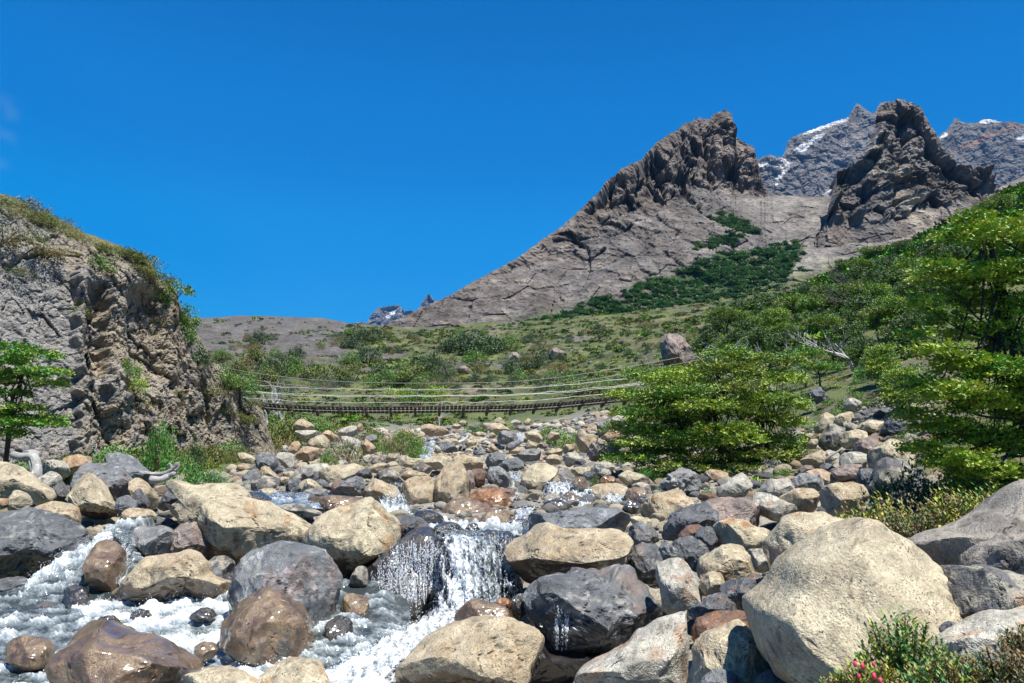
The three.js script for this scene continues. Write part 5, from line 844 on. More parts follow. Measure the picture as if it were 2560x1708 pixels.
// ------------------------------------------------------------------ a walker at the far end of the bridge, mostly hidden by the beech
{
  const at = P(1727, 986, 40.5), g = new THREE.Group(), H = 1.72;
  at.y = Math.max(ground(at.x, 40.5), at.y - 0.1); g.position.copy(at);
  const lathe = (list, sx, sz) => { const q = new THREE.LatheGeometry(list.map(([r, y]) => new THREE.Vector2(r, y)), 16); q.scale(sx, 1, sz); return q; };
  const torso = lathe([[0.001, 0.80], [0.17, 0.82], [0.16, 1.0], [0.185, 1.2], [0.2, 1.36], [0.15, 1.44], [0.06, 1.47], [0.055, 1.53], [0.001, 1.54]], 1.1, 0.68);
  const legs = [-1, 1].map((s) => tube([new THREE.Vector3(s * 0.09, 0.86, 0), new THREE.Vector3(s * 0.1, 0.46, 0.03), new THREE.Vector3(s * 0.1, 0.06, 0)], 0.072, 10)), arms = [-1, 1].map((s) => tube([new THREE.Vector3(s * 0.19, 1.38, 0), new THREE.Vector3(s * 0.26, 1.1, 0.02), new THREE.Vector3(s * 0.22, 0.86, 0.12)], 0.045, 10));
  const body = mergeGeometries([white(torso, [0.06, 0.10, 0.17], 0.1), ...legs.map((q) => white(q, [0.07, 0.07, 0.08], 0.1)), ...arms.map((q) => white(q, [0.06, 0.10, 0.17], 0.1))].map((q) => { const r = q.index ? q.toNonIndexed() : q; r.deleteAttribute('uv'); return r; }));
  const bodyM = part(g, 'body', body, M.cloth);
  const head = new THREE.SphereGeometry(0.105, 20, 16); head.scale(0.86, 1.18, 0.98); const hp = head.attributes.position; for (let i = 0; i < hp.count; i++) { if (hp.getZ(i) > 0.07 && Math.abs(hp.getX(i)) < 0.03 && Math.abs(hp.getY(i) + 0.01) < 0.03) hp.setZ(i, hp.getZ(i) + 0.02); } head.translate(0, 1.615, 0.01);
  part(g, 'head', white(head, [0.5, 0.27, 0.18], 0.08), M.cloth);
  const hair = new THREE.SphereGeometry(0.115, 18, 10, 0, 6.3, 0, 1.5); hair.scale(0.9, 1.15, 1); hair.translate(0, 1.63, -0.012); part(g, 'hair', white(hair, [0.32, 0.13, 0.05], 0.15), M.cloth);
  const pack = white(new THREE.BoxGeometry(0.3, 0.48, 0.17, 2, 3, 2), [0.4, 0.42, 0.44], 0.1); pack.translate(0, 1.2, -0.2); part(g, 'backpack', pack, M.cloth);
  tag(g, 'person', 'walker in a dark blue top behind the beech at the end of the footbridge', 'person');
}
// ------------------------------------------------------------------ driftwood and dead trees
function limb(pts, r0, r1, c, seg = 8) {
  const curve = new THREE.CatmullRomCurve3(pts), n = Math.max(6, pts.length * 5), g = new THREE.TubeGeometry(curve, n, 1, seg), p = g.attributes.position;
  for (let i = 0; i <= n; i++) { const ctr = curve.getPointAt(i / n), r = lerp(r0, r1, i / n) * (i === 0 || i === n ? 0.12 : 1); for (let k = 0; k <= seg; k++) { const o = i * (seg + 1) + k, v = new THREE.Vector3().fromBufferAttribute(p, o).sub(ctr), w = r * (1 + 0.22 * N3(ctr.x * 2 + k % seg * 0.9, ctr.y * 2, ctr.z * 2)); p.setXYZ(o, ctr.x + v.x * w, ctr.y + v.y * w, ctr.z + v.z * w); } }
  g.computeVertexNormals(); return white(g, c, 0.25);
}
const GREYW = [0.6, 0.58, 0.57];
function branchy(root, dir, len, r, depth, rnd, out, c, twist = 0.7) {
  const pts = [root.clone()], d = dir.clone(); let p = root.clone();
  for (let k = 0; k < 4; k++) { d.add(new THREE.Vector3((rnd() - 0.5) * twist, (rnd() - 0.35) * twist * 0.7, (rnd() - 0.5) * twist)).normalize(); p = p.clone().addScaledVector(d, len / 4); pts.push(p); }
  out.push(limb(pts, r, r * 0.45, c, depth > 1 ? 8 : 5));
  if (depth > 0) for (let k = 0; k < 3; k++) { const s = pts[1 + Math.floor(rnd() * 4)] || p, nd = d.clone().add(new THREE.Vector3((rnd() - 0.5) * 2, (rnd() - 0.2) * 1.2, (rnd() - 0.5) * 2)).normalize(); branchy(s, nd, len * (0.45 + 0.3 * rnd()), r * 0.5, depth - 1, rnd, out, c, twist); }
}
function deadTree(px, py, d, hpx, lean, seed, label, name = 'dead_tree', c = GREYW) {
  const rnd = mulberry(seed), g = new THREE.Group(), h = hpx / FOCAL * d, geos = []; g.position.copy(P(px, py, d)); g.position.y = Math.min(g.position.y, ground(g.position.x, d) + 0.1);
  const top = new THREE.Vector3(lean * h, h * 0.6, 0), mid = new THREE.Vector3(lean * h * 0.2, h * 0.3, 0.05 * h);
  part(g, 'trunk', limb([new THREE.Vector3(0, -0.2, 0), mid, top], h * 0.07, h * 0.04, c), M.deadwood);
  for (let k = 0; k < 5; k++) branchy(k < 3 ? top : mid, new THREE.Vector3((rnd() - 0.5) * 2 + lean, rnd() * 0.9 + 0.1, (rnd() - 0.5)).normalize(), h * (0.5 + 0.3 * rnd()), h * 0.032, 2, rnd, geos, c);
  for (const q of geos.slice(0, 4)) part(g, 'branch', q, M.deadwood); part(g, 'twigs', mergeGeometries(geos.slice(4)), M.deadwood, true);
  tag(g, name, label, 'dead tree');
}
deadTree(1925, 893, 33, 78, -0.5, 3, 'bleached dead tree with forked grey trunk behind the beech thicket');
deadTree(2010, 888, 34, 62, -0.6, 8, 'bleached dead tree leaning left beside the forked one');
deadTree(2130, 850, 31, 80, -1.0, 14, 'grey dead tree with long bare branches reaching left');
deadTree(1782, 900, 44, 90, 0.1, 20, 'thin silver dead tree behind the steel bridge post');
deadTree(668, 990, 46, 84, 0.2, 27, 'bare white forked dead tree behind the left end of the footbridge');
deadTree(720, 992, 44, 62, -0.3, 33, 'tangled grey dead bush behind the left end of the footbridge', 'dead_bush');
deadTree(1098, 1010, 52, 42, 0.2, 39, 'tangled grey dead bush behind the middle of the footbridge', 'dead_bush');
deadTree(2155, 760, 48, 70, -0.4, 45, 'dark twisted snag standing on the wooded slope', 'dead_tree', [0.16, 0.14, 0.13]);
deadTree(2120, 770, 52, 95, 0.0, 51, 'crooked dark snag above the umbrella beech', 'dead_tree', [0.13, 0.115, 0.11]);
{
  const wood = (name, label, list, c = [0.68, 0.66, 0.64]) => { const g = new THREE.Group(); list.forEach(([pts, r0, r1], i) => part(g, i ? 'broken_branch' : 'stem', limb(pts.map((q) => P(...q)), r0, r1, c, 10), M.deadwood)); tag(g, name, label, 'driftwood'); };
  wood('driftwood_stump', 'bleached driftwood stump beside the heather at the foot of the cliff', [[[[28, 1136, 11.4], [55, 1142, 11.3], [82, 1142, 11.2], [92, 1165, 11.1], [90, 1200, 10.9]], 0.05, 0.075], [[[62, 1140, 11.3], [82, 1134, 11.4], [100, 1140, 11.4]], 0.09, 0.05], [[[80, 1150, 11.2], [82, 1180, 11.1], [84, 1204, 11.0]], 0.055, 0.03]]);
  wood('driftwood', 'forked white driftwood log lying on the grey stones', [[[[356, 1182, 12.2], [385, 1186, 12.2], [415, 1182, 12.2], [438, 1168, 12.2], [446, 1155, 12.2]], 0.03, 0.035], [[[372, 1200, 12.1], [400, 1200, 12.1], [420, 1190, 12.2], [440, 1182, 12.2]], 0.06, 0.04], [[[430, 1172, 12.2], [424, 1160, 12.2], [416, 1166, 12.2]], 0.022, 0.012], [[[436, 1178, 12.1], [444, 1172, 12.1], [449, 1162, 12.1]], 0.025, 0.012]], [0.66, 0.64, 0.63]);
  wood('driftwood', 'curved grey driftwood branch on the cobbles below the footbridge', [[[[1132, 1112, 27], [1148, 1106, 28], [1160, 1100, 29], [1168, 1092, 30], [1172, 1082, 31]], 0.06, 0.03], [[[1108, 1092, 30], [1126, 1088, 31], [1150, 1086, 32]], 0.04, 0.02]]);
  wood('driftwood', 'grey log lying beside the round grey boulder below the footbridge', [[[[1270, 1120, 23], [1285, 1112, 24], [1300, 1104, 25]], 0.1, 0.08]], [0.26, 0.26, 0.27]);
  wood('driftwood', 'short upright grey stick on the cobbles below the footbridge', [[[[1218, 1096, 28], [1220, 1086, 28], [1221, 1077, 28]], 0.05, 0.035]]);
  wood('driftwood', 'thin bleached branch lying on the tan stones of the boulder slope', [[[[2060, 1150, 12.6], [2085, 1135, 12.8], [2108, 1121, 13]], 0.02, 0.012]], [0.5, 0.44, 0.37]);
}

// ------------------------------------------------------------------ vegetation: leaf-sized faces gathered in sprays and clumps
class Leaves {
  constructor() { this.p = []; this.c = []; this.n = 0; }
  leaf(x, y, z, a, tilt, roll, len, wid, col) {   // a lens shaped leaf, folded along its middle
    const ca = Math.cos(a), sa = Math.sin(a), ct = Math.cos(tilt), st = Math.sin(tilt), d = [ca * ct, st, sa * ct], cr = Math.cos(roll), sr = Math.sin(roll), s = [-sa * cr, sr, ca * cr];
    const m = [x + d[0] * len * 0.5, y + d[1] * len * 0.5 - wid * 0.18, z + d[2] * len * 0.5], w = wid * 0.5;
    const v = [[x, y, z], [m[0] + s[0] * w, m[1] + s[1] * w + wid * 0.2, m[2] + s[2] * w], [x + d[0] * len, y + d[1] * len, z + d[2] * len], [m[0] - s[0] * w, m[1] - s[1] * w + wid * 0.2, m[2] - s[2] * w]];
    for (const k of [0, 1, 2, 0, 2, 3]) { this.p.push(...v[k]); this.c.push(...col); } this.n++;
  }
  geo() { const g = new THREE.BufferGeometry(); g.setAttribute('position', new THREE.Float32BufferAttribute(this.p, 3)); g.setAttribute('color', new THREE.Float32BufferAttribute(this.c, 3)); g.computeVertexNormals(); return g; }
}
const pick = (rnd, cols) => { const a = cols[Math.floor(rnd() * cols.length)], k = 0.75 + 0.5 * rnd(); return [a[0] * k, a[1] * k, a[2] * k]; };
const G = {
  beech: [[0.094, 0.224, 0.018], [0.125, 0.280, 0.022], [0.062, 0.168, 0.015], [0.188, 0.308, 0.022]], yellow: [[0.29, 0.41, 0.018], [0.24, 0.39, 0.018], [0.37, 0.43, 0.025], [0.18, 0.33, 0.02]], dark: [[0.035, 0.098, 0.016], [0.050, 0.126, 0.020], [0.027, 0.077, 0.016]],
  olive: [[0.150, 0.196, 0.018], [0.188, 0.224, 0.020], [0.100, 0.154, 0.015]], heather: [[0.100, 0.154, 0.030], [0.175, 0.210, 0.035], [0.213, 0.140, 0.040], [0.062, 0.126, 0.025], [0.250, 0.280, 0.050]], rusty: [[0.200, 0.126, 0.030], [0.125, 0.140, 0.020], [0.250, 0.196, 0.030]],
  fresh: [[0.075, 0.280, 0.020], [0.112, 0.336, 0.030], [0.062, 0.210, 0.020]], gold: [[0.375, 0.378, 0.040], [0.300, 0.336, 0.050], [0.225, 0.252, 0.040]], grey: [[0.250, 0.238, 0.170], [0.175, 0.168, 0.120]], dead: [[0.450, 0.196, 0.050], [0.350, 0.154, 0.040]],
};
// sprays: flat fans of leaves along a twig, laid in a pad
function pad(L, rnd, c, rx, ry, rz, n, leaf, cols, dirx = 0, tips = 0.55) {
  for (let k = 0; k < n; k++) {
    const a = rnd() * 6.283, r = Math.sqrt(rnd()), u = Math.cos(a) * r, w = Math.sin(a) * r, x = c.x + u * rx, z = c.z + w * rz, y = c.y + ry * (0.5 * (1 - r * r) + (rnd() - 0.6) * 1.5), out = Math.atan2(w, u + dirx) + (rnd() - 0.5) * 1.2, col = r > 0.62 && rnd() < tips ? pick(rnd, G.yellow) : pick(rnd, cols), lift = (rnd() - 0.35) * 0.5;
    for (let q = 0; q < 7; q++) { const t = q / 6, sd = (q % 2 ? 1 : -1), ll = leaf * (1 - 0.35 * t) * (0.8 + 0.4 * rnd()); const v = 0.85 + 0.3 * rnd(); L.leaf(x + Math.cos(out) * t * leaf * 2.6, y + lift * t * leaf * 2.2 + (rnd() - 0.5) * leaf * 0.4, z + Math.sin(out) * t * leaf * 2.6, out + sd * 0.8, lift * 0.6 + (rnd() - 0.35) * 1.4, (rnd() - 0.5) * 2.2, ll, ll * 0.72, [col[0] * v, col[1] * v, col[2] * v]); }
  }
}
function shrubGeo(seed, n, leaf, cols, { h = 0.75, clumps = 22, up = 0.5, narrow = 0.55 } = {}) {   // unit radius dome of leaf clumps
  const rnd = mulberry(seed), L = new Leaves(), cl = [];
  for (let k = 0; k < clumps; k++) { const a = rnd() * 6.283, e = Math.asin(rnd()), r = 0.62 + 0.3 * rnd(); cl.push([Math.cos(a) * Math.cos(e) * r, Math.sin(e) * r * h, Math.sin(a) * Math.cos(e) * r, 0.2 + 0.2 * rnd(), pick(rnd, cols)]); }
  for (let k = 0; k < n; k++) {
    const c = cl[k % clumps], a = rnd() * 6.283, e = Math.acos(1 - 1.5 * rnd()), r = c[3] * Math.pow(rnd(), 0.33), x = c[0] + Math.cos(a) * Math.sin(e) * r, y = Math.max(0.01, c[1] + Math.cos(e) * r * 0.9), z = c[2] + Math.sin(a) * Math.sin(e) * r, v = 0.7 + 0.6 * rnd(), col = rnd() < 0.25 ? pick(rnd, cols) : c[4], ll = leaf * (0.7 + 0.6 * rnd());
    L.leaf(x, y, z, rnd() * 6.283, up + (rnd() - 0.5) * 1.4, (rnd() - 0.5) * 1.6, ll, ll * narrow, [col[0] * v, col[1] * v, col[2] * v]);
  }
  return L.geo();
}
function stems(seed, n, c = [0.10, 0.075, 0.055]) { const rnd = mulberry(seed), g = []; for (let k = 0; k < n; k++) { const a = rnd() * 6.283; g.push(limb([new THREE.Vector3(Math.cos(a) * 0.04, -0.08, Math.sin(a) * 0.04), new THREE.Vector3(Math.cos(a) * 0.25, 0.22, Math.sin(a) * 0.25), new THREE.Vector3(Math.cos(a) * 0.5, 0.5, Math.sin(a) * 0.5)], 0.022, 0.008, c, 4)); } return mergeGeometries(g); }
const stemG = [stems(1, 6), stems(2, 8)];
const proto = {};
const defs = { beech: ['beech', 1700, 0.092], yellow: ['yellow', 1700, 0.09], dark: ['dark', 1700, 0.1], olive: ['olive', 1700, 0.092], heather: ['heather', 2000, 0.075], rusty: ['rusty', 1600, 0.08], fresh: ['fresh', 1900, 0.085], gold: ['gold', 1500, 0.07], grey: ['grey', 900, 0.11] };
for (const [k, [c, n, l]] of Object.entries(defs)) proto[k] = [0, 1].map((i) => shrubGeo(200 + i * 17 + k.length * 31 + k.charCodeAt(0), n, l, G[c], k === 'heather' || k === 'gold' ? { h: 0.6, narrow: 0.3, up: 0.9, clumps: 34 } : k === 'grey' ? { narrow: 0.15, up: 0.8 } : {}));
const look = { beech: 'mid green', yellow: 'yellow green', dark: 'dark green', olive: 'olive', heather: 'brownish green heath', rusty: 'rust tinged', fresh: 'bright green', gold: 'golden cushion', grey: 'bare grey' };
let vs = 1;
function shrub(kind, x, y, z, rx, ry, where, group, own) {
  const g = new THREE.Group(), r = mulberry(vs++ * 97);
  part(g, 'foliage', proto[kind][Math.floor(r() * 2)], M.leaf, true); part(g, 'stem', stemG[Math.floor(r() * 2)], M.bark);
  g.position.set(x, y, z); g.rotation.y = r() * 6.28; g.scale.set(rx, ry, rx * (0.85 + 0.3 * r()));
  tag(g, 'shrub', own || `${look[kind]} shrub ${where}`, 'shrub', own ? null : `${look[kind]} shrubs ${group || where}`);
}
const valley = (px, py) => (px < 850 ? (py < 890 ? 'on the slate knoll behind the cliff' : 'behind the left end of the footbridge') : px < 1150 ? (py < 890 ? 'in the saddle below the distant peaks' : 'behind the middle of the footbridge') : px < 1500 ? (py < 880 ? 'at the foot of the brown peak' : 'behind the right half of the footbridge') : 'near the egg shaped standing rock');
const shrubPx = (kind, px, py, wpx, hpx, where, d, group, own) => { d = d || depthAt(px, py); const p = P(px, py, d), rx = wpx / 2 / FOCAL * d, ry = hpx / FOCAL * d / 0.95; shrub(kind, p.x, Math.min(p.y, ground(p.x, d)) - 0.03, -d, rx, ry, where, group, own); };

// ---- the three trees that the photograph shows large, as pads of sprays on limbs
function padTree(o) {
  const g = new THREE.Group(), rnd = mulberry(o.seed), L = new Leaves(), base = P(...o.base), [bx, by, bz] = [base.x, ground(base.x, o.base[2]), base.z]; g.position.set(bx, by, bz);
  const loc = (v) => v.sub(new THREE.Vector3(bx, by, bz)), trunkPts = [new THREE.Vector3(0, -0.1, 0), ...o.trunk.map((q) => loc(P(...q)))];
  part(g, 'trunk', limb(trunkPts, o.r, o.r * 0.4, o.bark || [0.085, 0.07, 0.06]), M.bark);
  const k = o.base[2] / FOCAL, boughs = [];
  const pads = o.twice ? [...o.pads, ...o.pads.map(([a, b, c, e]) => [a + (rnd() - 0.5) * 60, b + (rnd() - 0.4) * 26, c * 0.85, e * 0.9])] : o.pads;
  for (const [px, py, rx, ry, dz = (rnd() - 0.5) * 1.2 * o.deep, cols] of pads) {
    const d = o.base[2] - dz, c = loc(P(px, py, d)), s = trunkPts[Math.max(1, Math.min(trunkPts.length - 1, 1 + Math.floor(rnd() * (trunkPts.length - 1))))];
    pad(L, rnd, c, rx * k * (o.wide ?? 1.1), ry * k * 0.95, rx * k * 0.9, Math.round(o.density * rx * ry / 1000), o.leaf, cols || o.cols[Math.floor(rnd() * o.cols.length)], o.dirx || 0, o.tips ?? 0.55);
    const m = s.clone().lerp(c, 0.55); m.y -= 0.12 * s.distanceTo(c); boughs.push(limb([s.clone(), m, c.clone()], o.r * 0.32, o.r * 0.07, o.bark || [0.085, 0.07, 0.06], 5));
  }
  for (const b of boughs) part(g, 'branch', b, M.bark);
  part(g, 'crown', L.geo(), M.leaf, true);
  return tag(g, o.name || 'beech_tree', o.label, 'tree');
}
const list = (s) => s.trim().split(/\s+/).map((q) => q.split(',').map(Number));
padTree({
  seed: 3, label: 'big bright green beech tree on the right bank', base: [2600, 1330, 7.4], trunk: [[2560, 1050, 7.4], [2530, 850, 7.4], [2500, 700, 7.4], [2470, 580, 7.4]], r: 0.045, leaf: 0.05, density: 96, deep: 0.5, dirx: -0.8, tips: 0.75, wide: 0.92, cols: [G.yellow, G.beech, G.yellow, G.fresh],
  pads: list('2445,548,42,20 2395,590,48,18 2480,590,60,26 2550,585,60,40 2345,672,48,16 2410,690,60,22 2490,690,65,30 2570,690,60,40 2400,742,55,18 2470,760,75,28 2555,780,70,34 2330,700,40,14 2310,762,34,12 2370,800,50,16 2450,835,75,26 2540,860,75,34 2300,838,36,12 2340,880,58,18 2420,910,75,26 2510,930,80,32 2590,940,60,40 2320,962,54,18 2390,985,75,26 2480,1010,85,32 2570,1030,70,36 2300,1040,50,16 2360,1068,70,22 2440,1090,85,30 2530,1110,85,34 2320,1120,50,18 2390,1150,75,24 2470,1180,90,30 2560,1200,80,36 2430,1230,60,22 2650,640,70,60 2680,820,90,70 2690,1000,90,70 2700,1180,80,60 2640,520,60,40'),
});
padTree({ seed: 5, twice: true, label: 'spreading beech at the left end of the thicket', base: [1690, 1180, 15.6], trunk: [[1700, 1090, 15.6], [1690, 1000, 15.6], [1680, 930, 15.6]], r: 0.05, leaf: 0.064, density: 150, deep: 1.2, dirx: -0.5, cols: [G.beech, G.fresh, G.yellow], pads: list('1610,935,46,14 1690,945,60,16 1590,985,44,14 1655,990,66,18 1600,1030,50,14 1690,1040,70,18 1560,1072,46,12 1630,1080,66,16 1575,1112,48,13 1650,1125,66,16 1610,1150,52,12 1690,1100,60,18 1565,1150,40,10 1660,1165,50,12 1730,990,46,16 1700,930,40,12') });
padTree({ seed: 6, twice: true, label: 'dense olive green beech in the middle of the thicket', base: [1805, 1185, 15.2], trunk: [[1800, 1110, 15.2], [1785, 1020, 15.2], [1795, 940, 15.2]], r: 0.052, leaf: 0.064, density: 150, deep: 1.3, cols: [G.beech, G.olive, G.yellow], pads: list('1815,890,52,14 1775,925,62,16 1840,925,52,16 1750,965,66,18 1825,970,64,18 1770,1015,66,18 1840,1030,60,18 1740,1060,60,16 1810,1075,66,18 1760,1110,66,18 1830,1125,62,18 1740,1145,56,14 1800,1160,66,14 1850,1085,50,16 1700,1170,50,12') });
padTree({ seed: 7, twice: true, label: 'green beech at the right end of the thicket', base: [1925, 1180, 15.8], trunk: [[1915, 1110, 15.8], [1900, 1020, 15.8], [1905, 950, 15.8]], r: 0.05, leaf: 0.064, density: 150, deep: 1.3, dirx: 0.5, cols: [G.beech, G.beech, G.olive, G.yellow], pads: list('1885,900,50,14 1950,895,44,14 1900,945,60,16 1960,950,46,14 1880,995,60,16 1950,1005,56,16 1910,1045,62,18 1980,1060,40,14 1880,1095,60,16 1950,1100,56,16 1900,1140,62,16 1965,1145,46,14 1930,1172,52,12 1985,1010,30,12 1995,1110,26,10 1870,1170,46,10') });
padTree({ seed: 8, label: 'small slender beech against the cliff', base: [18, 1120, 11.8], trunk: [[24, 1060, 11.8], [30, 1000, 11.8], [52, 955, 11.8], [60, 915, 11.8]], r: 0.05, leaf: 0.055, density: 300, deep: 0.5, bark: [0.16, 0.09, 0.06], cols: [G.fresh, G.beech], pads: list('30,872,46,11 85,890,46,11 10,905,40,11 110,930,42,10 55,935,46,10 120,960,30,8 25,985,36,9 60,1020,36,9 95,1050,52,11 40,1060,46,11 -20,950,40,14 -20,1040,40,14 120,1062,30,7 15,1085,36,10') });

// ---- smaller trees of the wooded slope, from a few prototypes
function treeProto(seed, cols, shape) {
  const rnd = mulberry(seed), L = new Leaves(), g = new THREE.Group(), top = new THREE.Vector3((rnd() - 0.5) * 0.3, 0.85, (rnd() - 0.5) * 0.3), mid = new THREE.Vector3((rnd() - 0.5) * 0.35, 0.42, (rnd() - 0.5) * 0.2);
  part(g, 'trunk', limb([new THREE.Vector3(0, -0.12, 0), mid, top], 0.05, 0.018, [0.12, 0.10, 0.09], 7), M.bark);
  const n = shape === 'flat' ? 9 : 17;
  for (let k = 0; k < n; k++) {
    const a = k * 2.4 + rnd(), t = shape === 'flat' ? 0.72 + 0.3 * rnd() : 0.18 + 0.85 * (k / n), r = (shape === 'flat' ? 0.62 : 0.6 * Math.sqrt(1.12 - t * 0.9)) * (0.35 + 0.65 * rnd()), c = new THREE.Vector3(Math.cos(a) * r, t, Math.sin(a) * r);
    pad(L, rnd, c, 0.26 + 0.12 * rnd(), 0.11, 0.26 + 0.1 * rnd(), shape === 'flat' ? 95 : 80, 0.06, cols[Math.floor(rnd() * cols.length)], 0, shape === 'flat' ? 0.3 : 0.15);
    const s = t > 0.5 ? mid.clone().lerp(top, 0.5) : mid; part(g, 'branch', limb([s.clone(), s.clone().lerp(c, 0.5).add(new THREE.Vector3(0, -0.05, 0)), c], 0.02, 0.006, [0.12, 0.10, 0.09], 4), M.bark);
  }
  part(g, 'crown', L.geo(), M.leaf, true);
  return g;
}
const treeKinds = { round: ['bushy mid green beech', [G.beech, G.dark], 11, 'r'], deep: ['dense dark green beech', [G.dark, G.dark, G.beech], 12, 'r'], flat: ['flat topped olive beech', [G.olive, G.beech], 13, 'flat'], bright: ['flat topped bright green beech', [G.fresh, G.beech], 14, 'flat'], lime: ['loose yellow green beech', [G.yellow, G.beech], 15, 'r'] }, treeProtos = {};
function tree(kind, px, py, wpx, hpx, own, where = 'on the wooded slope', d) {
  const [lab, cols, seed, shape] = treeKinds[kind]; treeProtos[kind] = treeProtos[kind] || treeProto(seed, cols, shape); d = d || depthAt(px, py, 14);
  const g = treeProtos[kind].clone(), r = mulberry(vs++ * 131), p = P(px, py, d); g.position.set(p.x, Math.min(p.y, ground(p.x, d)), -d); g.rotation.y = r() * 6.28; const k = d / FOCAL; g.scale.set(wpx * k / 1.5, hpx * k, wpx * k / 1.5);
  tag(g, 'beech_tree', own || `${lab} ${where}`, 'tree', own ? null : `${lab} trees ${where}`);
}
tree('flat', 1985, 838, 100, 92, 'umbrella shaped olive beech with two round crowns on the wooded slope'); tree('flat', 2040, 830, 90, 88, 'second umbrella shaped beech beside the olive one');
tree('bright', 2012, 915, 100, 92, 'flat crowned bright beech among the bleached dead trees', undefined, 30); tree('bright', 2050, 975, 110, 70, 'low spreading bright green beech with a forked dark trunk above the boulder slope', undefined, 27);
tree('flat', 2140, 800, 80, 92, 'crooked beech with a sparse crown above the dead branches'); tree('lime', 2250, 935, 130, 115, 'yellow green beech beside the big beech', undefined, 18); tree('lime', 2200, 880, 110, 100, 'golden green beech behind the boulder slope', undefined, 24);
{
  const rnd = mulberry(404), ks = ['round', 'deep', 'round', 'lime', 'deep', 'flat'];
  for (const s of '1800,835,70,58 1830,858,90,76 1880,835,86,74 1850,815,70,54 1910,805,80,60 1945,860,90,80 1965,905,90,66 1900,905,86,70 1840,905,86,66 1770,900,76,60 2075,880,90,80 2120,905,100,84 2170,930,90,74 2090,930,84,60 2075,815,76,60 2110,780,74,60 2160,830,90,80 2200,800,90,80 2240,850,100,96 2190,750,84,66 2240,770,90,80 2290,800,100,90 2280,730,90,76 2330,700,90,76 2230,705,76,60 2150,730,70,54 2060,770,64,48 2340,780,100,90 2290,890,100,90 2000,790,60,44 1940,800,60,46 2400,690,90,70 2460,640,90,70 2350,640,70,50 2420,600,70,50 2500,560,80,60 2110,690,50,36 2180,660,54,38 2260,640,54,36 2100,740,60,50 2020,770,60,50 2130,860,80,70 2200,860,90,80 2250,900,90,80 2140,790,70,60 2060,850,80,66 2010,860,80,66 1980,880,80,60 2280,840,90,84 2330,840,90,90 2310,760,90,80 2180,790,80,70 2230,740,80,66 2090,770,60,50 1920,860,80,66 1870,870,76,60 1960,830,70,56 2370,740,90,76 2160,700,60,46'.split(' ')) { const [px, py, w, h] = s.split(',').map(Number); tree(ks[Math.floor(rnd() * ks.length)], px, py, w * 1.1, h * 1.1, null, px < 1900 ? 'behind the beech thicket' : px > 2320 ? 'behind the big beech' : py < 760 ? 'high on the wooded slope' : py < 850 ? 'in the middle of the wooded slope' : 'at the lower edge of the wooded slope'); }
}
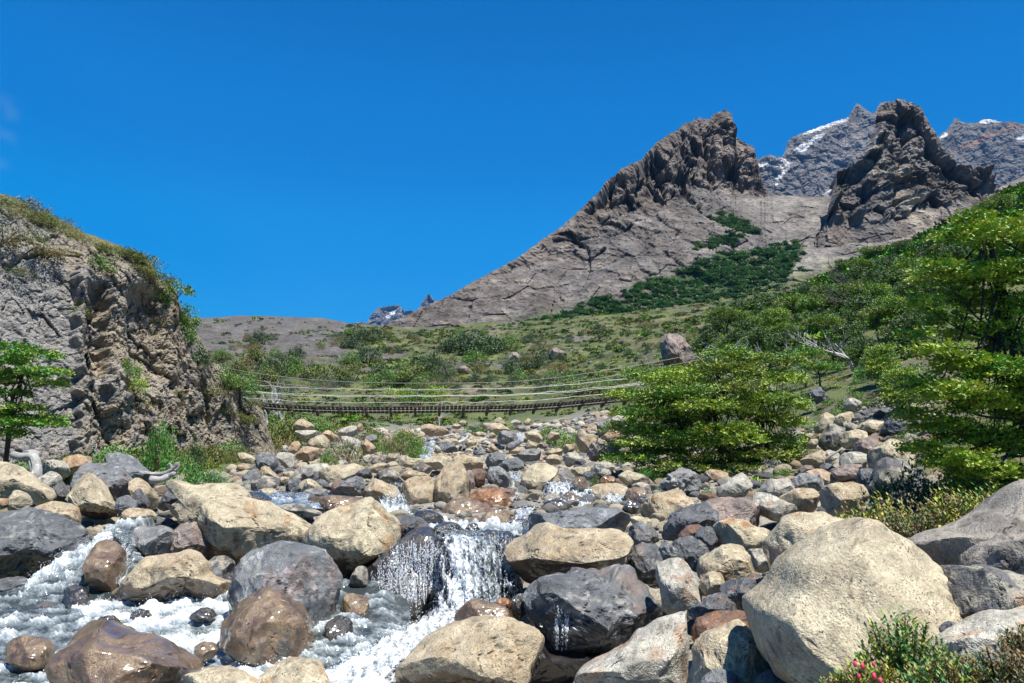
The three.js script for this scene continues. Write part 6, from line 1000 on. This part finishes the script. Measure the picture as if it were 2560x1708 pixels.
// ---- shrubs
const CB = 'growing along the foot of the cliff', CT = 'growing on top of the cliff', SB = 'beside the stream below the footbridge', VF = 'on the valley floor behind the footbridge';
{
  const rnd = mulberry(505), any = (a) => a[Math.floor(rnd() * a.length)];
  for (let px = -40; px < 600; px += 20) { const d = cliffFootD(px) - 1.2 - 1.1 * rnd(), x = (px - 1280) / FOCAL * d, y = ground(x, d), w = 0.36 + 0.3 * rnd(); shrub(any(['heather', 'heather', 'fresh', 'olive', 'heather', 'rusty', 'fresh']), x, y - 0.05, -d, w, 0.4 + 0.42 * rnd(), CB); }
  for (const [k, px, py, w, h, d] of [['fresh', 395, 1160, 95, 170, 15], ['fresh', 455, 1185, 110, 100, 13.6], ['fresh', 520, 1195, 110, 76, 13.4], ['dark', 490, 1080, 70, 90, 17.2], ['beech', 330, 1150, 80, 60, 14], ['heather', 250, 1150, 110, 60, 13.4], ['heather', 590, 1120, 80, 70, 20], ['gold', 530, 1035, 40, 36, 18], ['gold', 575, 1045, 40, 40, 19.5], ['heather', 600, 1060, 70, 70, 20]]) shrubPx(k, px, py, w, h, CB, d);
  for (const [px, u, k, w, h] of [[20, 0.97, 'heather', 0.7, 0.5], [60, 0.96, 'heather', 0.6, 0.45], [0, 0.86, 'heather', 0.8, 0.5], [45, 0.84, 'rusty', 0.6, 0.4], [85, 0.97, 'olive', 0.5, 0.45], [120, 0.96, 'heather', 0.5, 0.4], [160, 0.96, 'gold', 0.4, 0.22], [200, 0.97, 'heather', 0.4, 0.3], [235, 0.88, 'beech', 0.45, 0.5], [275, 0.97, 'heather', 0.4, 0.3], [310, 0.97, 'olive', 0.5, 0.36], [345, 0.96, 'olive', 0.55, 0.45], [372, 0.93, 'olive', 0.5, 0.45], [330, 0.93, 'gold', 0.5, 0.25], [400, 0.93, 'beech', 0.5, 0.5], [430, 0.96, 'beech', 0.55, 0.6], [455, 0.93, 'beech', 0.55, 0.75], [470, 0.86, 'beech', 0.5, 0.75], [490, 0.8, 'dark', 0.5, 0.7], [408, 0.84, 'gold', 0.28, 0.2], [70, 0.9, 'gold', 0.4, 0.24], [150, 0.9, 'gold', 0.34, 0.2], [-60, 0.95, 'heather', 0.8, 0.5], [100, 0.86, 'rusty', 0.5, 0.35], [30, 0.76, 'heather', 0.5, 0.35], [190, 0.7, 'olive', 0.22, 0.35], [170, 0.8, 'gold', 0.2, 0.12], [330, 0.42, 'yellow', 0.42, 0.55], [300, 0.47, 'beech', 0.3, 0.5], [350, 0.38, 'gold', 0.3, 0.2], [480, 0.42, 'gold', 0.3, 0.2], [440, 0.5, 'gold', 0.22, 0.14], [520, 0.7, 'heather', 0.5, 0.4], [545, 0.85, 'beech', 0.6, 0.6], [570, 0.88, 'olive', 0.5, 0.6], [590, 0.9, 'fresh', 0.6, 0.7], [615, 0.92, 'heather', 0.5, 0.5], [560, 0.6, 'heather', 0.5, 0.4], [600, 0.72, 'olive', 0.5, 0.4], [250, 0.96, 'olive', 0.4, 0.3], [140, 0.98, 'heather', 0.45, 0.4], [60, 0.99, 'rusty', 0.5, 0.5]]) { const p = cliffPoint(px, u); shrub(k, p.x, p.y - 0.12, p.z - 0.1, w, h, u < 0.8 ? 'rooted in the cliff face' : px < 150 ? 'on the highest part of the cliff top' : px < 330 ? 'on the sloping brow of the cliff' : px < 500 ? 'on the rounded shoulder of the cliff' : 'on the low end of the cliff by the footbridge'); }
  for (const [k, px, py, w, h, d] of [['fresh', 640, 960, 80, 60, 33], ['fresh', 622, 985, 70, 70, 32], ['olive', 700, 1120, 110, 130, 30], ['rusty', 690, 1150, 100, 70, 27], ['heather', 860, 1158, 130, 100, 21], ['beech', 820, 1165, 70, 50, 19.5], ['heather', 900, 1165, 70, 40, 19], ['heather', 1010, 1135, 130, 110, 27], ['beech', 1035, 1132, 90, 76, 26], ['rusty', 990, 1080, 80, 50, 34], ['olive', 1015, 1062, 110, 60, 38], ['yellow', 1010, 1040, 60, 50, 40], ['beech', 930, 1100, 90, 60, 33], ['heather', 850, 1075, 120, 50, 40], ['olive', 920, 1060, 90, 46, 42], ['beech', 780, 1060, 100, 60, 43], ['heather', 760, 1090, 70, 50, 36], ['beech', 1215, 1056, 90, 40, 44], ['dark', 1200, 1054, 70, 36, 45], ['olive', 1290, 1052, 60, 30, 46], ['beech', 1390, 1080, 110, 60, 36], ['beech', 1370, 1060, 90, 40, 40], ['beech', 1440, 1070, 90, 56, 33], ['rusty', 1475, 1082, 80, 50, 27], ['olive', 1420, 1100, 70, 40, 30], ['olive', 1580, 1075, 60, 50, 21], ['heather', 1560, 1050, 60, 40, 24], ['fresh', 1479, 1158, 26, 22, 14.9], ['olive', 1492, 1195, 26, 44, 14], ['fresh', 1550, 1200, 24, 18, 13.6], ['olive', 1446, 1192, 24, 24, 13.9], ['fresh', 1642, 1205, 30, 34, 13], ['fresh', 1620, 1185, 70, 50, 14.6], ['heather', 1650, 1190, 60, 50, 14.8], ['grey', 758, 1128, 46, 50, 22.5], ['beech', 1740, 1242, 24, 20, 12], ['fresh', 1770, 1208, 36, 22, 13], ['fresh', 1880, 1212, 38, 36, 11.8], ['heather', 1910, 1190, 60, 30, 12.6], ['fresh', 1876, 1240, 34, 30, 11]]) shrubPx(k, px, py, w, h, SB, d);
  const RB = 'on the boulder slope below the wooded slope';
  for (const [k, px, py, w, h, d] of [['beech', 2130, 1010, 100, 56, 21], ['beech', 2080, 1025, 80, 50, 20], ['heather', 2170, 1010, 80, 46, 21], ['fresh', 2180, 955, 90, 80, 26], ['fresh', 2230, 965, 70, 50, 25], ['dark', 2185, 950, 80, 70, 28], ['olive', 2250, 940, 70, 36, 27], ['olive', 2030, 1050, 60, 60, 17], ['heather', 1990, 1060, 70, 60, 17], ['fresh', 2190, 1115, 36, 32, 13], ['heather', 2080, 1165, 50, 34, 12.6], ['fresh', 2110, 1130, 40, 28, 13.4], ['olive', 2290, 980, 90, 40, 22], ['beech', 2260, 1100, 60, 30, 15], ['olive', 2030, 1100, 50, 40, 15], ['beech', 1960, 1180, 60, 40, 13.6]]) shrubPx(k, px, py, w, h, RB, d);
  shrubPx('dark', 2260, 1255, 170, 150, '', 8.2, null, 'dark green bush under the left side of the big beech'); shrubPx('dark', 2380, 1270, 190, 150, '', 7.9, null, 'dark green bush behind the sloping ledge under the big beech');
  // conspicuous clumps of the valley
  for (const [k, px, py, w, h] of [['dark', 905, 850, 50, 34], ['dark', 935, 848, 50, 34], ['dark', 880, 868, 44, 28], ['dark', 920, 905, 60, 44], ['beech', 880, 908, 46, 34], ['dark', 1150, 880, 70, 48], ['dark', 1190, 884, 76, 56], ['dark', 1230, 882, 70, 48], ['beech', 1270, 872, 60, 36], ['dark', 1120, 876, 40, 26], ['beech', 730, 940, 56, 50], ['dark', 735, 930, 40, 46], ['olive', 790, 950, 60, 44], ['olive', 830, 960, 80, 56], ['olive', 880, 955, 70, 50], ['beech', 960, 965, 70, 44], ['beech', 1010, 960, 60, 36], ['beech', 1060, 968, 60, 36], ['dark', 700, 905, 30, 26], ['beech', 690, 890, 36, 22], ['olive', 640, 905, 60, 40], ['olive', 660, 960, 60, 46], ['beech', 1500, 965, 60, 30], ['beech', 1430, 970, 80, 34], ['olive', 1470, 985, 90, 36], ['dark', 1620, 880, 14, 26], ['dark', 1522, 875, 16, 22], ['beech', 1100, 935, 50, 26], ['fresh', 1132, 932, 20, 18], ['beech', 1000, 930, 50, 28], ['yellow', 1090, 1000, 60, 40], ['yellow', 1000, 1000, 70, 36], ['beech', 1050, 1010, 70, 36], ['dark', 1320, 850, 30, 16], ['beech', 560, 900, 40, 30], ['beech', 590, 930, 40, 34]]) shrubPx(k, px, py + 3, w * 1.35, h * 1.2, 'in a big clump ' + valley(px, py));
  for (let k = 0; k < 280; k++) { const px = 520 + 1300 * rnd(), lo = 838 - (px > 1400 ? (px - 1400) * 0.14 : 0), py = lo + 150 * Math.pow(rnd(), 1.2); if (py > 985) continue; const n = fbm(px / 120, py / 40, 4, 3); if (n < -0.18) continue; const s = (16 + 52 * rnd() * rnd()) * (0.6 + (py - 800) / 150); shrubPx(any(['dark', 'dark', 'beech', 'dark', 'olive', 'heather', 'dark', 'rusty', 'grey']), px, py, s, s * (0.5 + 0.3 * rnd()), valley(px, py)); }
}
// ---- flowering shrubs near the camera, leaf by leaf
function nearShrub(px, py, d, w, h, n, leaf, cols, label, flowers) {
  const g = new THREE.Group(), rnd = mulberry(vs++ * 211), p = P(px, py, d), L = new Leaves(), x0 = p.x, y0 = d < 4.6 ? p.y : ground(p.x, d); g.position.set(x0, y0 - 0.02, -d); const st = [], tips = [];
  for (let k = 0; k < n; k++) {
    const a = rnd() * 6.283, r = Math.sqrt(rnd()), hx = Math.cos(a) * r * w, hz = Math.sin(a) * r * w * 0.7, hh = h * (1 - 0.55 * r * r) * (0.55 + 0.5 * rnd()), b = new THREE.Vector3(hx * 0.5, 0, hz * 0.5), t = new THREE.Vector3(hx, hh, hz), col = pick(rnd, cols);
    if (k % 3 === 0) st.push(limb([b, b.clone().lerp(t, 0.6).add(new THREE.Vector3(0, 0.02, 0)), t], 0.005, 0.002, [0.14, 0.09, 0.05], 4)); tips.push(t);
    for (let q = 0; q < 13; q++) { const u = 0.4 + 0.62 * q / 12, c = b.clone().lerp(t, u), v = 0.7 + 0.6 * rnd(), cc = rnd() < 0.12 ? pick(rnd, cols) : col; L.leaf(c.x, c.y, c.z, q * 2.4 + rnd(), 0.5 + 0.5 * rnd(), (rnd() - 0.5) * 0.8, leaf * (0.7 + 0.5 * rnd()), leaf * 0.42, [cc[0] * v, cc[1] * v, cc[2] * v]); }
  }
  part(g, 'foliage', L.geo(), M.leaf, true); part(g, 'twigs', mergeGeometries(st), M.bark, true);
  if (flowers) { const mat = new THREE.MeshStandardMaterial({ color: new THREE.Color().setRGB(...flowers.c), roughness: 0.5 }), fg = new THREE.SphereGeometry(1, 10, 8); fg.scale(0.8, 1.25, 0.8); for (let k = 0; k < flowers.n; k++) { const t = flowers.at ? new THREE.Vector3((flowers.at[k % flowers.at.length][0]) * w, flowers.at[k % flowers.at.length][1] * h, w * 0.5) : tips[Math.floor(rnd() * tips.length)], m = part(g, flowers.name, fg, mat); m.position.copy(t).add(new THREE.Vector3((rnd() - 0.5) * 0.02, 0.01, (rnd() - 0.5) * 0.02)); m.scale.setScalar(flowers.s * (0.8 + 0.4 * rnd())); } }
  tag(g, flowers ? 'flowering_shrub' : 'shrub', label, 'shrub');
}
const NG = [[0.07, 0.24, 0.04], [0.12, 0.28, 0.03], [0.28, 0.34, 0.03], [0.26, 0.15, 0.04], [0.12, 0.2, 0.05]], NY = [[0.3, 0.36, 0.03], [0.4, 0.38, 0.04], [0.1, 0.2, 0.03], [0.28, 0.18, 0.06]], NR = [[0.22, 0.14, 0.05], [0.12, 0.16, 0.05], [0.3, 0.2, 0.07], [0.06, 0.14, 0.04]];
nearShrub(2265, 1720, 3.75, 0.22, 0.34, 210, 0.030, NG, 'leafy green shrub in front of the huge cream boulder'); nearShrub(2180, 1735, 3.55, 0.16, 0.16, 110, 0.026, NY, 'low yellowish shrub with pink buds below the huge cream boulder', { n: 8, name: 'flower_bud', s: 0.010, c: [0.75, 0.06, 0.14], at: [[-0.35, 0.85], [-0.45, 0.6], [-0.2, 0.62], [-0.3, 0.35], [-0.1, 0.3], [-0.55, 0.9], [0.0, 0.5], [-0.15, 0.9]] });
nearShrub(2390, 1745, 3.4, 0.22, 0.19, 170, 0.026, NG, 'low mixed green shrub along the bluish grey slab'); nearShrub(2520, 1745, 3.35, 0.22, 0.22, 170, 0.026, NR, 'low reddish shrub at the end of the bluish grey slab'); nearShrub(2560, 1640, 3.7, 0.13, 0.15, 90, 0.024, NR, 'tuft of rust coloured leaves on the bluish grey slab');
nearShrub(2200, 1325, 7.0, 0.36, 0.5, 240, 0.045, NY, 'yellow green shrub behind the huge cream boulder'); nearShrub(2290, 1335, 6.6, 0.38, 0.4, 240, 0.04, NR, 'heathy shrub with small yellow flowers behind the huge cream boulder', { n: 12, name: 'yellow_flower', s: 0.016, c: [0.75, 0.62, 0.02] }); nearShrub(2390, 1310, 6.7, 0.42, 0.46, 260, 0.042, NY, 'golden green shrub above the sloping ledge'); nearShrub(2140, 1310, 7.6, 0.26, 0.46, 150, 0.045, NG, 'green shrub beside the tan boulder with the broken face'); nearShrub(2480, 1270, 6.8, 0.38, 0.4, 200, 0.042, NG, 'green shrub at the foot of the big beech');
nearShrub(2090, 1740, 4.1, 0.12, 0.1, 40, 0.024, NG, 'sparse green sprig under the huge cream boulder');
// ---- ground cover and far bushes: nobody could count them
{
  const rnd = mulberry(606), q = new THREE.Quaternion(), ax = new THREE.Vector3(0, 1, 0), c = new THREE.Color();
  const clump = (seed, leaf, nar) => { const w = shrubGeo(seed, 90, leaf, [[1, 1, 1]], { clumps: 9, h: 0.6, narrow: nar, up: 0.6 }); return w; };
  const make = (geo, arr, name, label, cat) => { const m = new THREE.InstancedMesh(geo, M.bush, arr.length); arr.forEach(([x, y, z, s, sy, col], i) => { m.setMatrixAt(i, new THREE.Matrix4().compose(new THREE.Vector3(x, y, z), q.setFromAxisAngle(ax, rnd() * 6.28), new THREE.Vector3(s, sy, s))); m.setColorAt(i, c.setRGB(...col)); }); tag(m, name, label, cat, null, 'stuff'); };
  const cov = [], cc = [...G.heather, ...G.dark, ...G.beech, [0.09, 0.11, 0.04], [0.13, 0.13, 0.05], [0.12, 0.10, 0.06]];
  for (let k = 0; k < 9000; k++) { const px = 480 + 1700 * rnd(), d = 40 + 190 * Math.pow(rnd(), 1.4), x = (px - 1280) / FOCAL * d; if (Math.abs(x - bedMid(d)) < bedHalf(d) && d < 48) continue; if (fbm(x * 0.06, 8, d * 0.06, 3) < -0.25 && rnd() < 0.8) continue; if (px < 860 && d > 110 && rnd() < 0.75) continue; const s = (0.18 + 0.5 * rnd() * rnd()) * (0.5 + d / 110); cov.push([x, ground(x, d) - 0.05, -d, s, s * (0.5 + 0.3 * rnd()), pick(rnd, cc)]); }
  make(clump(71, 0.5, 0.4), cov, 'ground_cover', 'low heath plants covering the valley floor', 'plants');
  const near2 = []; for (let k = 0; k < 2600; k++) { const d = 12 + 34 * rnd(), side = rnd() < 0.35 ? -1 : 1, x = bedMid(d) + side * (bedHalf(d) - 0.5 + 9 * rnd()); const s = 0.08 + 0.22 * rnd() * rnd(); near2.push([x, ground(x, d) - 0.03, -d, s, s * 0.8, pick(rnd, cc)]); }
  make(clump(75, 0.4, 0.25), near2, 'ground_cover', 'low grass and heath plants along the banks of the stream', 'plants');
  const slope = []; for (let k = 0; k < 13500; k++) { const right = rnd() < 0.3, px = right ? 2600 + 700 * rnd() : 1900 + 700 * rnd(), d = right ? 12 + 248 * rnd() * rnd() : 44 + 215 * rnd(), x = (px - 1280) / FOCAL * d, n = fbm(x * 0.035, 2, d * 0.035, 3); if (px < 2060 && d > 160) continue; if (n < -0.3 + 0.3 * smooth(120, 230, d)) continue; const s = (0.6 + 1.2 * rnd()) * (0.7 + d / 300) * (d < 44 ? 0.55 : 1); slope.push([x, ground(x, d) - 0.1, -d, s, s * 0.8, pick(rnd, [[0.06, 0.13, 0.04], [0.09, 0.17, 0.05], ...G.beech])]); }
  make(clump(81, 0.4, 0.6), slope, 'bushes', 'dark green bushes covering the right hillside', 'bushes');
  const far = []; for (let k = 0; k < 9000; k++) { const px = 1230 + 800 * rnd(), py = 530 + 310 * rnd(), n = fbm(px / 34, py / 17, 3, 3), jx = px + 16 * n, jy = py + 12 * n; let ok = inPoly(greenSlope, jx, jy) && n > -0.12; for (const p of greenPatches) ok = ok || inPoly(p, jx, jy); if (!ok && !(inPoly(greenSlope, jx, jy - 24) && rnd() < 0.2)) continue; const [x, y, z] = mainPeak.surface(px, py), s = (2.2 + 3 * rnd()) * (-z / 800); far.push([x, y - 0.3, z, s, s * 0.75, pick(rnd, [[0.10, 0.20, 0.07], [0.13, 0.23, 0.08], [0.08, 0.17, 0.06], [0.15, 0.23, 0.08]])]); }
  make(clump(91, 0.5, 0.7), far, 'bushes', 'dark green scrub covering the foot of the brown peak', 'bushes');
}
scene.fog = new THREE.FogExp2(new THREE.Color().setRGB(0.16, 0.48, 1.0), 0.00003);
renderer.render(scene, camera);
